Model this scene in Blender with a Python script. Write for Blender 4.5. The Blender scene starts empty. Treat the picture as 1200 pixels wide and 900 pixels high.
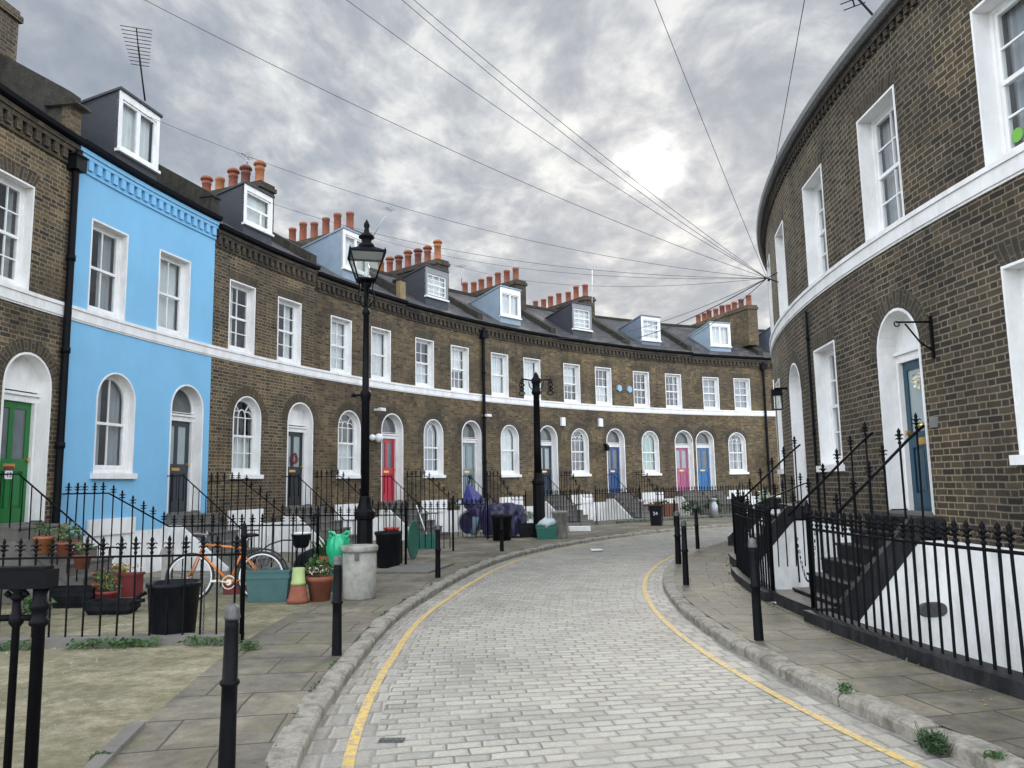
import bpy, bmesh, math, random
from mathutils import Vector, Matrix, noise as mnoise
random.seed(7)
C = bpy.context.scene.collection
sc = bpy.context.scene
PI = math.pi
R = random.uniform

# ------------------------------------------------------------------ camera maths
F, TH, RO, EYE = 900.0, .128, .018, 1.6
def ray(px, py):
    u = (px-600)/F; v = (450-py)/F
    c, s = math.cos(RO), math.sin(RO)
    u, v = c*u+s*v, -s*u+c*v
    return Vector((u, math.cos(TH)-math.sin(TH)*v, math.sin(TH)+math.cos(TH)*v))
def gnd(px, py, z=0.0):
    r = ray(px, py); t = (z-EYE)/r.z
    return Vector((r.x*t, r.y*t, z))
def at_depth(px, py, y):
    r = ray(px, py); t = y/r.y
    return Vector((r.x*t, y, EYE+r.z*t))

# ------------------------------------------------------------------ materials
def mat(name):
    m = bpy.data.materials.new(name); m.use_nodes = True
    nt = m.node_tree
    return m, nt, nt.nodes['Principled BSDF']
def N(nt, t, **kw):
    n = nt.nodes.new(t)
    for k, v in kw.items(): setattr(n, k, v)
    return n
def L(nt, a, b): nt.links.new(a, b)
def M2(nt, op, a, b=None, c=None, clamp=False):
    n = N(nt, 'ShaderNodeMath', operation=op); n.use_clamp = clamp
    for i, x in enumerate((a, b, c)):
        if x is None: continue
        if isinstance(x, (int, float)): n.inputs[i].default_value = x
        else: L(nt, x, n.inputs[i])
    return n.outputs[0]
def ramp(nt, fac, stops, interp='LINEAR'):
    n = N(nt, 'ShaderNodeValToRGB'); cr = n.color_ramp; cr.interpolation = interp
    while len(cr.elements) < len(stops): cr.elements.new(.5)
    for e, (p, c) in zip(cr.elements, stops):
        e.position = p; e.color = (*c, 1) if len(c) == 3 else c
    L(nt, fac, n.inputs[0]); return n.outputs[0]
def mix(nt, fac, a, b, bt='MIX'):
    n = N(nt, 'ShaderNodeMix', data_type='RGBA', blend_type=bt)
    for i, x in ((0, fac), (6, a), (7, b)):
        if isinstance(x, (int, float)): n.inputs[i].default_value = x
        elif isinstance(x, tuple): n.inputs[i].default_value = (*x, 1)
        else: L(nt, x, n.inputs[i])
    return n.outputs[2]
def noise(nt, scale, detail=4, rough=.55, vec=None, dim='3D'):
    n = N(nt, 'ShaderNodeTexNoise', noise_dimensions=dim)
    n.inputs['Scale'].default_value = scale; n.inputs['Detail'].default_value = detail; n.inputs['Roughness'].default_value = rough
    if vec is None: vec = N(nt, 'ShaderNodeNewGeometry').outputs['Position']
    L(nt, vec, n.inputs['Vector']); return n.outputs['Fac']
def bump(nt, b, h, strength=.3, dist=.01, normal=None):
    n = N(nt, 'ShaderNodeBump'); n.inputs['Strength'].default_value = strength; n.inputs['Distance'].default_value = dist
    L(nt, h, n.inputs['Height'])
    if normal is not None: L(nt, normal, n.inputs['Normal'])
    L(nt, n.outputs[0], b.inputs['Normal']); return n.outputs[0]

def blocks(nt, bw, bh, gap, flemish=False, wob=.0, shift=.5):
    """running-bond block pattern on UV metres -> (mask 1 on block, rand a, rand b, distance to edge)"""
    tc = N(nt, 'ShaderNodeTexCoord'); uv = tc.outputs['UV']
    if wob:
        nn = N(nt, 'ShaderNodeTexNoise', noise_dimensions='2D'); nn.inputs['Scale'].default_value = 5; nn.inputs['Detail'].default_value = 2
        L(nt, uv, nn.inputs['Vector'])
        sub = N(nt, 'ShaderNodeVectorMath', operation='SUBTRACT'); L(nt, nn.outputs['Color'], sub.inputs[0]); sub.inputs[1].default_value = (.5, .5, .5)
        sca = N(nt, 'ShaderNodeVectorMath', operation='SCALE'); L(nt, sub.outputs[0], sca.inputs[0]); sca.inputs['Scale'].default_value = wob
        add = N(nt, 'ShaderNodeVectorMath', operation='ADD'); L(nt, uv, add.inputs[0]); L(nt, sca.outputs[0], add.inputs[1]); uv = add.outputs[0]
    sep = N(nt, 'ShaderNodeSeparateXYZ'); L(nt, uv, sep.inputs[0]); u, v = sep.outputs[0], sep.outputs[1]
    vr = M2(nt, 'DIVIDE', v, bh); row = M2(nt, 'FLOOR', vr); fv = M2(nt, 'SUBTRACT', vr, row)
    par = M2(nt, 'FLOORED_MODULO', row, 2.0)
    if flemish:
        off = M2(nt, 'MULTIPLY', par, bw*.75); P = bw*1.5
        uu = M2(nt, 'DIVIDE', M2(nt, 'ADD', u, off), P); cell = M2(nt, 'FLOOR', uu)
        f = M2(nt, 'MULTIPLY', M2(nt, 'SUBTRACT', uu, cell), P)
        hd = M2(nt, 'GREATER_THAN', f, bw)
        loc = M2(nt, 'SUBTRACT', f, M2(nt, 'MULTIPLY', hd, bw))
        wid = M2(nt, 'SUBTRACT', bw, M2(nt, 'MULTIPLY', hd, bw*.5))
        cid = M2(nt, 'ADD', M2(nt, 'MULTIPLY', cell, 2.0), hd)
    else:
        wn = N(nt, 'ShaderNodeTexWhiteNoise', noise_dimensions='1D'); L(nt, row, wn.inputs['W'])
        off = M2(nt, 'MULTIPLY', M2(nt, 'ADD', M2(nt, 'MULTIPLY', par, shift), M2(nt, 'MULTIPLY', wn.outputs['Value'], .25)), bw)
        uu = M2(nt, 'DIVIDE', M2(nt, 'ADD', u, off), bw); cell = M2(nt, 'FLOOR', uu)
        loc = M2(nt, 'MULTIPLY', M2(nt, 'SUBTRACT', uu, cell), bw); wid = bw; cid = cell
    dh = M2(nt, 'MINIMUM', loc, M2(nt, 'SUBTRACT', wid, loc))
    dv = M2(nt, 'MULTIPLY', M2(nt, 'MINIMUM', fv, M2(nt, 'SUBTRACT', 1.0, fv)), bh)
    d = M2(nt, 'MINIMUM', dh, dv)
    mr = N(nt, 'ShaderNodeMapRange', interpolation_type='SMOOTHSTEP'); L(nt, d, mr.inputs[0])
    mr.inputs[1].default_value = gap*.35; mr.inputs[2].default_value = gap*.35+gap*.55
    cmb = N(nt, 'ShaderNodeCombineXYZ'); L(nt, cid, cmb.inputs[0]); L(nt, row, cmb.inputs[1])
    w = N(nt, 'ShaderNodeTexWhiteNoise', noise_dimensions='2D'); L(nt, cmb.outputs[0], w.inputs['Vector'])
    sp = N(nt, 'ShaderNodeSeparateColor'); L(nt, w.outputs['Color'], sp.inputs[0])
    return mr.outputs[0], sp.outputs[0], sp.outputs[1], d

def brick_mat(name, cols, mortar, soot=.35, bright=1.0):
    m, nt, b = mat(name)
    mask, r1, r2, d = blocks(nt, .228, .076, .013, flemish=True, wob=.012)
    n = len(cols)
    col = ramp(nt, r1, [(i/(n-1) if n > 1 else 0, c) for i, c in enumerate(cols)])
    col = mix(nt, .6, col, ramp(nt, r2, [(0, (.45, .43, .42)), (1, (1.35, 1.3, 1.22))]), 'MULTIPLY')
    fine = noise(nt, 60, 3)
    col = mix(nt, .6, col, ramp(nt, fine, [(.3, (.55, .55, .55)), (.7, (1.3, 1.3, 1.3))]), 'MULTIPLY')
    mcol = mix(nt, noise(nt, 25, 3), tuple(x*.6 for x in mortar), mortar)
    col = mix(nt, mask, mcol, col)
    big = noise(nt, .9, 6, .65)
    col = mix(nt, soot, col, ramp(nt, big, [(.32, (.35, .34, .33)), (.5, (.95, .95, .95)), (.72, (1.5, 1.42, 1.28))]), 'MULTIPLY')
    streak = N(nt, 'ShaderNodeMapping'); streak.inputs['Scale'].default_value = (3.0, 3.0, .35)
    L(nt, N(nt, 'ShaderNodeNewGeometry').outputs['Position'], streak.inputs[0])
    st = noise(nt, 1.2, 5, .6, streak.outputs[0])
    vor = N(nt, 'ShaderNodeTexVoronoi'); vor.inputs['Scale'].default_value = .75; vm = N(nt, 'ShaderNodeMapping'); vm.inputs['Scale'].default_value = (1, 1, 1.6)
    L(nt, N(nt, 'ShaderNodeNewGeometry').outputs['Position'], vm.inputs[0]); L(nt, vm.outputs[0], vor.inputs['Vector'])
    vs_ = N(nt, 'ShaderNodeSeparateColor'); L(nt, vor.outputs['Color'], vs_.inputs[0])
    col = mix(nt, .75, col, ramp(nt, vs_.outputs[0], [(0, (.72, .70, .68)), (.5, (1, 1, 1)), (1, (1.3, 1.24, 1.1))]), 'MULTIPLY')
    soo = noise(nt, .45, 7, .7)
    col = mix(nt, ramp(nt, soo, [(.52, (0, 0, 0)), (.68, (.62, .62, .62))]), col, (.03, .026, .021))
    col = mix(nt, .5, col, ramp(nt, st, [(.35, (.62, .62, .62)), (.6, (1.15, 1.13, 1.1))]), 'MULTIPLY')
    if bright != 1: col = mix(nt, 1.0, col, (bright, bright, bright), 'MULTIPLY')
    L(nt, col, b.inputs['Base Color']); b.inputs['Roughness'].default_value = .9
    h = M2(nt, 'ADD', mask, M2(nt, 'MULTIPLY', fine, .5))
    bump(nt, b, h, .55, .008)
    return m
def plain(name, col, rough=.5, var=.12, vs=6.0, bmp=.05, metal=0.0, spec=None, dirt=0.0, dirtcol=(.08, .075, .065), dscale=2.0, bscale=40):
    m, nt, b = mat(name)
    n1 = noise(nt, vs, 6, .6)
    c = mix(nt, 1.0, col, ramp(nt, n1, [(.25, (1-var,)*3), (.75, (1+var,)*3)]), 'MULTIPLY')
    if dirt:
        mp = N(nt, 'ShaderNodeMapping'); mp.inputs['Scale'].default_value = (1, 1, .4); L(nt, N(nt, 'ShaderNodeNewGeometry').outputs['Position'], mp.inputs[0])
        dn = noise(nt, dscale, 8, .7, mp.outputs[0])
        f = M2(nt, 'MULTIPLY', ramp(nt, dn, [(.46, (0, 0, 0)), (.68, (1, 1, 1))]), dirt)
        c = mix(nt, f, c, dirtcol)
    L(nt, c, b.inputs['Base Color'])
    rn = noise(nt, vs*3, 4)
    L(nt, M2(nt, 'ADD', rough-.08, M2(nt, 'MULTIPLY', rn, .16)), b.inputs['Roughness'])
    b.inputs['Metallic'].default_value = metal
    if spec is not None: b.inputs['Specular IOR Level'].default_value = spec
    if bmp: bump(nt, b, noise(nt, bscale, 4), bmp, .02)
    return m

MT = {}
MT['brick_dark'] = brick_mat('dark stock brick', [(.03, .024, .02), (.085, .062, .042), (.13, .095, .055), (.07, .053, .036), (.15, .11, .062)], (.26, .23, .165), .55)
MT['brick_purple'] = brick_mat('brown stock brick', [(.04, .030, .022), (.10, .071, .044), (.078, .055, .037), (.145, .106, .062), (.027, .022, .018)], (.27, .235, .165), .55)
MT['brick_yellow'] = brick_mat('yellow stock brick', [(.048, .038, .027), (.13, .094, .05), (.165, .122, .066), (.095, .070, .042), (.115, .074, .045), (.045, .037, .028)], (.165, .142, .098), .6)
MT['brick_ochre'] = brick_mat('ochre stock brick', [(.055, .042, .027), (.135, .099, .053), (.10, .073, .043), (.17, .128, .07), (.05, .04, .028)], (.155, .134, .092), .65)
MT['brick_inner'] = brick_mat('grey brown stock brick', [(.030, .025, .018), (.062, .047, .030), (.088, .066, .040), (.048, .037, .025), (.024, .020, .016)], (.255, .225, .165), .55)
MT['brick_arch'] = brick_mat('rubbed brick', [(.04, .034, .024), (.07, .058, .038), (.052, .043, .03)], (.14, .122, .09), .4)
MT['brick_arch_red'] = brick_mat('rubbed reddish brick', [(.055, .042, .026), (.085, .062, .036), (.065, .050, .032)], (.12, .105, .075), .4)
MT['brick_soot'] = brick_mat('sooty brick', [(.028, .024, .02), (.05, .04, .03), (.075, .058, .036)], (.085, .075, .058), .5)
MT['blue_render'] = plain('sky blue masonry paint', (.205, .475, .715), .8, .06, 1.2, .14, dirt=.2, dirtcol=(.18, .36, .50), dscale=1.6, bscale=25)
MT['white'] = plain('white paint', (.81, .81, .80), .5, .06, 4, .07, dirt=.38, dirtcol=(.44, .42, .38), dscale=3.2)
MT['white_base'] = plain('weathered basement whitewash', (.82, .82, .81), .75, .07, 3, .22, dirt=.55, dirtcol=(.36, .35, .30), dscale=2.4, bscale=30)
MT['white_old'] = plain('weathered white paint', (.70, .685, .66), .65, .07, 3, .08, dirt=.4, dirtcol=(.35, .32, .28))
MT['iron'] = plain('black iron paint', (.0045, .005, .0065), .5, .3, 20, .06, spec=.10)
MT['pipe'] = plain('black pipe paint', (.006, .007, .0095), .55, .3, 8, .04, spec=.10)
MT['lead'] = plain('blue grey lead', (.13, .165, .215), .55, .18, 2.5, .05)
MT['lead_dark'] = plain('dark slate hanging', (.034, .038, .048), .6, .25, 3, .05)
MT['lead_pale'] = plain('pale blue lead', (.24, .31, .38), .55, .15, 2.5, .05)
MT['grey_paint'] = plain('grey paint', (.22, .225, .23), .55, .12, 4, .04)
MT['coping'] = plain('sooty cement coping', (.026, .024, .020), .95, .6, 7, .7, dirt=.7, dirtcol=(.06, .054, .034), dscale=6, bscale=25)
MT['pier'] = plain('buff render', (.235, .18, .09), .9, .3, 7, .3, dirt=.5)
MT['stone'] = plain('grey step stone', (.15, .142, .128), .85, .2, 5, .25, dirt=.4, dirtcol=(.08, .078, .07))
MT['stone_black'] = plain('black painted stone', (.013, .014, .0165), .6, .3, 6, .25, dirt=.5, dirtcol=(.06, .06, .058), dscale=6, spec=.2)
MT['concrete'] = plain('mottled concrete', (.285, .28, .25), .9, .3, 9, .35, dirt=.7, dirtcol=(.12, .115, .10), dscale=4)
MT['terracotta'] = plain('terracotta', (.235, .075, .042), .85, .25, 9, .15, dirt=.4, dirtcol=(.16, .08, .05))
MT['pot_orange'] = plain('orange clay', (.33, .125, .05), .85, .25, 9, .15, dirt=.3, dirtcol=(.2, .08, .04))
MT['pot_soot'] = plain('sooty clay', (.15, .055, .04), .9, .4, 8, .15)
MT['plastic_black'] = plain('black plastic', (.006, .007, .010), .5, .2, 8, .06, spec=.14, dirt=.35, dirtcol=(.035, .034, .032), dscale=6)
MT['plastic_teal'] = plain('dark teal plastic', (.045, .115, .115), .5, .15, 6, .05, dirt=.3, dirtcol=(.12, .14, .13))
MT['plastic_green'] = plain('bright green plastic', (.02, .42, .20), .35, .15, 9, .05)
MT['crate_green'] = plain('dark green plastic', (.012, .12, .085), .45, .15, 8, .04)
MT['pot_lime'] = plain('lime glazed clay', (.33, .42, .17), .5, .15, 8, .05)
MT['tarp'] = plain('purple tarpaulin', (.022, .020, .065), .42, .5, 7, .9, bscale=11)
MT['tarp_blue'] = plain('blue tarpaulin', (.04, .045, .19), .45, .3, 5, .4, bscale=9)
MT['denim'] = plain('grey blue canvas', (.14, .2, .26), .85, .25, 8, .3)
MT['white_plastic'] = plain('white plastic', (.72, .73, .73), .45, .05, 8, .03)
MT['bag'] = plain('white bag film', (.44, .50, .52), .35, .1, 12, .6, bscale=18)
MT['orange_bike'] = plain('orange enamel', (.55, .17, .035), .3, .1, 10, .02)
MT['rubber'] = plain('tyre rubber', (.018, .018, .019), .8, .2, 20, .1)
MT['rubber_grey'] = plain('pale tyre wall', (.38, .37, .36), .7, .1, 20, .05)
MT['steel'] = plain('brushed steel', (.5, .5, .5), .35, .1, 20, .02, metal=1.0)
MT['alu_grey'] = plain('dull aluminium', (.35, .36, .38), .45, .1, 20, .02, metal=.6)
MT['brass'] = plain('brass', (.72, .46, .14), .3, .1, 20, .02, metal=1.0)
MT['soil'] = plain('soil', (.03, .022, .016), .95, .4, 20, .5)
MT['wood_red'] = plain('red brown timber', (.16, .06, .035), .8, .35, 12, .2)
MT['wire'] = plain('grey cable sheath', (.055, .057, .064), .6, .1, 5, 0)
MT['alarm_blue'] = plain('pale blue box', (.26, .42, .56), .5, .1, 8, 0)
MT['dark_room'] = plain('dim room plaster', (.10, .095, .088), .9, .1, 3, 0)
MT['sticker_green'] = plain('green sticker', (.14, .38, .05), .5, .05, 8, 0)
MT['flower_red'] = plain('red petals', (.5, .06, .05), .7, .3, 30, 0)
MT['flower_pink'] = plain('pink petals', (.62, .28, .33), .7, .3, 30, 0)
MT['flower_white'] = plain('cream petals', (.72, .66, .52), .7, .2, 30, 0)
MT['leaf'] = plain('leaf green', (.05, .105, .03), .6, .5, 14, 0)
MT['leaf_dark'] = plain('dark leaf green', (.03, .065, .022), .6, .5, 14, 0)
MT['leaf_pale'] = plain('silver leaf', (.30, .36, .28), .7, .3, 14, 0)
MT['leaf_yellow'] = plain('yellow leaf', (.36, .27, .06), .7, .3, 14, 0)
MT['copper'] = plain('dull maroon plastic', (.17, .025, .025), .6, .2, 9, .05)
DOORS = {'green': (.012, .14, .03), 'charcoal': (.03, .038, .05), 'black': (.012, .014, .018), 'red': (.46, .014, .04), 'grey': (.17, .225, .25),
         'navy': (.014, .026, .05), 'royal': (.012, .062, .20), 'pink': (.36, .09, .185), 'sky': (.028, .14, .33), 'teal': (.006, .046, .078), 'white': (.7, .7, .7)}
for k, c in DOORS.items(): MT['door_'+k] = plain(k+' door paint', c, .33, .10, 4, .03)

def slate_mat():
    m, nt, b = mat('roof slate')
    mask, r1, r2, d = blocks(nt, .28, .2, .012, wob=.01)
    col = ramp(nt, r1, [(0, (.035, .036, .040)), (.5, (.055, .055, .058)), (1, (.085, .08, .078))])
    big = noise(nt, 1.3, 6, .65)
    col = mix(nt, .8, col, ramp(nt, big, [(.3, (.5, .5, .5)), (.5, (1, 1, .98)), (.75, (1.7, 1.65, 1.4))]), 'MULTIPLY')
    col = mix(nt, mask, (.02, .02, .02), col)
    L(nt, col, b.inputs['Base Color']); b.inputs['Roughness'].default_value = .62
    bump(nt, b, M2(nt, 'ADD', mask, M2(nt, 'MULTIPLY', r2, .6)), .5, .01)
    return m
MT['slate'] = slate_mat()

def sett_mat(name, bw, bh, base, gapc, worn=1.0):
    m, nt, b = mat(name)
    mask, r1, r2, d = blocks(nt, bw, bh, .0115, wob=.028, shift=.5)
    b0 = base
    col = ramp(nt, r1, [(0, tuple(x*.82 for x in b0)), (.5, b0), (1, (b0[0]*1.15, b0[1]*1.14, b0[2]*1.12))])
    col = mix(nt, .5, col, ramp(nt, r2, [(0, (.92, .88, .84)), (.5, (1, 1, 1)), (1, (.95, 1.0, 1.06))]), 'MULTIPLY')
    fine = noise(nt, 45, 5, .65)
    col = mix(nt, .75, col, ramp(nt, fine, [(.3, (.66, .66, .66)), (.7, (1.25, 1.25, 1.25))]), 'MULTIPLY')
    big = noise(nt, .75, 7, .65)
    col = mix(nt, .8, col, ramp(nt, big, [(.3, (.70, .69, .67)), (.5, (1, 1, 1)), (.7, (1.14, 1.13, 1.1))]), 'MULTIPLY')
    gm = noise(nt, 2.2, 5, .6)                       # joints filled flush with pale grit in places
    gcol = mix(nt, ramp(nt, gm, [(.42, (0, 0, 0)), (.62, (1, 1, 1))]), gapc, tuple(x*.72 for x in base))
    col = mix(nt, mask, gcol, col)
    stain = noise(nt, 1.7, 8, .72)
    col = mix(nt, ramp(nt, stain, [(.60, (0, 0, 0)), (.74, (.45, .45, .45))]), col, (.10, .095, .085))
    L(nt, col, b.inputs['Base Color'])
    L(nt, M2(nt, 'ADD', .5, M2(nt, 'MULTIPLY', fine, .3)), b.inputs['Roughness'])
    mr = N(nt, 'ShaderNodeMapRange', interpolation_type='SMOOTHSTEP'); L(nt, d, mr.inputs[0]); mr.inputs[2].default_value = .03
    h = M2(nt, 'ADD', M2(nt, 'ADD', M2(nt, 'MULTIPLY', mr.outputs[0], 1.0), M2(nt, 'MULTIPLY', r2, .35)), M2(nt, 'MULTIPLY', fine, .45))
    bump(nt, b, h, .6, .016)
    return m
MT['setts'] = sett_mat('granite setts', .215, .118, (.318, .306, .270), (.105, .096, .08))
MT['setts_gutter'] = sett_mat('gutter setts', .16, .26, (.30, .285, .255), (.17, .155, .13))
def flag_mat(name, bw, bh, base, moss=0.0, gap=.014):
    m, nt, b = mat(name)
    mask, r1, r2, d = blocks(nt, bw, bh, gap, wob=.015)
    col = ramp(nt, r1, [(0, tuple(x*.84 for x in base)), (.5, base), (1, (base[0]*1.16, base[1]*1.14, base[2]*1.08))])
    big = noise(nt, 1.1, 9, .7)
    col = mix(nt, .85, col, ramp(nt, big, [(.32, (.40, .39, .37)), (.5, (1, 1, 1)), (.67, (1.7, 1.64, 1.5))]), 'MULTIPLY')
    mid = noise(nt, 7, 7, .72)
    col = mix(nt, .8, col, ramp(nt, mid, [(.32, (.55, .54, .52)), (.5, (1, 1, 1)), (.68, (1.35, 1.32, 1.25))]), 'MULTIPLY')
    fine = noise(nt, 70, 5, .7)
    col = mix(nt, .6, col, ramp(nt, fine, [(.3, (.7, .7, .7)), (.7, (1.2, 1.2, 1.2))]), 'MULTIPLY')
    if moss:
        mo = noise(nt, 1.6, 8, .7)
        col = mix(nt, M2(nt, 'MULTIPLY', ramp(nt, mo, [(.5, (0, 0, 0)), (.66, (1, 1, 1))]), moss), col, (.12, .115, .05))
    spots = N(nt, 'ShaderNodeTexVoronoi'); spots.inputs['Scale'].default_value = 9; L(nt, N(nt, 'ShaderNodeNewGeometry').outputs['Position'], spots.inputs['Vector'])
    col = mix(nt, ramp(nt, spots.outputs['Distance'], [(.05, (.5, .5, .5)), (.11, (0, 0, 0))]), col, (.10, .098, .09))
    col = mix(nt, mask, (.045, .04, .03), col)
    L(nt, col, b.inputs['Base Color'])
    L(nt, M2(nt, 'ADD', .62, M2(nt, 'MULTIPLY', big, .25)), b.inputs['Roughness'])
    bump(nt, b, M2(nt, 'ADD', M2(nt, 'ADD', mask, M2(nt, 'MULTIPLY', r2, .4)), M2(nt, 'MULTIPLY', fine, .3)), .45, .012)
    return m
MT['flags'] = flag_mat('york stone flags', .78, .56, (.142, .128, .103), .75)
MT['flags_wide'] = flag_mat('forecourt flags', .95, .75, (.18, .163, .13), .5)
def sandy():
    m, nt, b = mat('sandy concrete')
    big = noise(nt, .9, 9, .68)
    mp = N(nt, 'ShaderNodeMapping'); mp.inputs['Scale'].default_value = (1.0, 1.25, 1); L(nt, N(nt, 'ShaderNodeNewGeometry').outputs['Position'], mp.inputs[0])
    band = noise(nt, 3.1, 9, .75, mp.outputs[0])
    col = ramp(nt, big, [(.25, (.10, .09, .06)), (.42, (.21, .188, .125)), (.58, (.34, .305, .205)), (.75, (.46, .42, .31))])
    col = mix(nt, ramp(nt, band, [(.44, (0, 0, 0)), (.62, (.9, .9, .9))]), col, (.15, .135, .068))
    fine = noise(nt, 80, 5, .75)
    col = mix(nt, .8, col, ramp(nt, fine, [(.3, (.62, .62, .6)), (.7, (1.3, 1.3, 1.28))]), 'MULTIPLY')
    med = noise(nt, 11, 6, .7)
    col = mix(nt, .8, col, ramp(nt, med, [(.3, (.6, .6, .58)), (.7, (1.3, 1.3, 1.3))]), 'MULTIPLY')
    vo = N(nt, 'ShaderNodeTexVoronoi'); vo.inputs['Scale'].default_value = 26; L(nt, N(nt, 'ShaderNodeNewGeometry').outputs['Position'], vo.inputs['Vector'])
    col = mix(nt, ramp(nt, vo.outputs['Distance'], [(.08, (.7, .7, .7)), (.16, (0, 0, 0))]), col, (.11, .10, .075))
    L(nt, col, b.inputs['Base Color']); b.inputs['Roughness'].default_value = .85
    bump(nt, b, M2(nt, 'ADD', fine, M2(nt, 'MULTIPLY', med, 1.5)), .8, .016)
    return m
MT['sandy'] = sandy()
MT['kerb'] = plain('granite kerb stone', (.275, .255, .215), .85, .3, 30, .35, dirt=.9, dirtcol=(.075, .068, .052), dscale=6, bscale=70)
MT['ground'] = plain('dull asphalt', (.06, .06, .06), .9, .2, 2, .2)
def yellow():
    m, nt, b = mat('worn yellow line paint')
    w = noise(nt, 22, 7, .75)
    c = mix(nt, ramp(nt, w, [(.43, (0, 0, 0)), (.52, (1, 1, 1))]), (.30, .275, .21), (.60, .40, .10))
    c = mix(nt, .5, c, ramp(nt, noise(nt, 4, 4), [(.3, (.78, .78, .78)), (.7, (1.12, 1.12, 1.12))]), 'MULTIPLY')
    L(nt, c, b.inputs['Base Color']); b.inputs['Roughness'].default_value = .7
    bump(nt, b, w, .3, .01)
    return m
MT['yellow'] = yellow()
def glass(name, tint, refl=1.0):
    m = bpy.data.materials.new(name); m.use_nodes = True; nt = m.node_tree
    nt.nodes.remove(nt.nodes['Principled BSDF']); out = nt.nodes['Material Output']
    tr = N(nt, 'ShaderNodeBsdfTransparent'); tr.inputs[0].default_value = (*tint, 1)
    gl = N(nt, 'ShaderNodeBsdfGlossy'); gl.inputs['Roughness'].default_value = .03; gl.inputs[0].default_value = (.95, .97, 1, 1)
    geo = N(nt, 'ShaderNodeNewGeometry')
    bp = N(nt, 'ShaderNodeBump'); bp.inputs['Strength'].default_value = .12; bp.inputs['Distance'].default_value = .02
    L(nt, noise(nt, 3.0, 2), bp.inputs['Height']); L(nt, bp.outputs[0], gl.inputs['Normal'])
    dp = N(nt, 'ShaderNodeVectorMath', operation='DOT_PRODUCT'); L(nt, geo.outputs['Incoming'], dp.inputs[0]); L(nt, geo.outputs['Normal'], dp.inputs[1])
    sch = M2(nt, 'POWER', M2(nt, 'SUBTRACT', 1.0, M2(nt, 'ABSOLUTE', dp.outputs['Value']), clamp=True), 5.0)
    mx = N(nt, 'ShaderNodeMixShader'); L(nt, M2(nt, 'ADD', M2(nt, 'MULTIPLY', sch, .9*refl), .095, clamp=True), mx.inputs[0])
    L(nt, tr.outputs[0], mx.inputs[1]); L(nt, gl.outputs[0], mx.inputs[2]); L(nt, mx.outputs[0], out.inputs[0])
    return m
MT['glass'] = glass('window glass', (.86, .9, .9))
MT['lamp_glass'] = glass('lantern glass', (.86, .88, .86))
MT['frosted'] = plain('frosted door glass', (.30, .36, .36), .18, .1, 4, .02)
MT['frosted_dark'] = plain('dim door glass', (.11, .125, .14), .15, .2, 4, .02)
MT['fan_glass'] = plain('dim fanlight glass', (.10, .11, .11), .12, .4, 3, .02)
def curtain(name, col):
    m, nt, b = mat(name)
    wv = N(nt, 'ShaderNodeTexNoise', noise_dimensions='3D'); wv.inputs['Scale'].default_value = 2
    L(nt, mix(nt, 1.0, col, ramp(nt, wv.outputs['Fac'], [(.3, (.85, .85, .85)), (.7, (1.05, 1.05, 1.05))]), 'MULTIPLY'), b.inputs['Base Color'])
    b.inputs['Roughness'].default_value = .9
    return m
MT['curtain'] = curtain('white net curtain', (.74, .75, .74))
MT['curtain_cream'] = curtain('cream curtain', (.62, .59, .52))
MT['curtain_green'] = curtain('pale green blind', (.45, .58, .50))
MT['curtain_grey'] = curtain('grey curtain', (.34, .35, .37))

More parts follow.
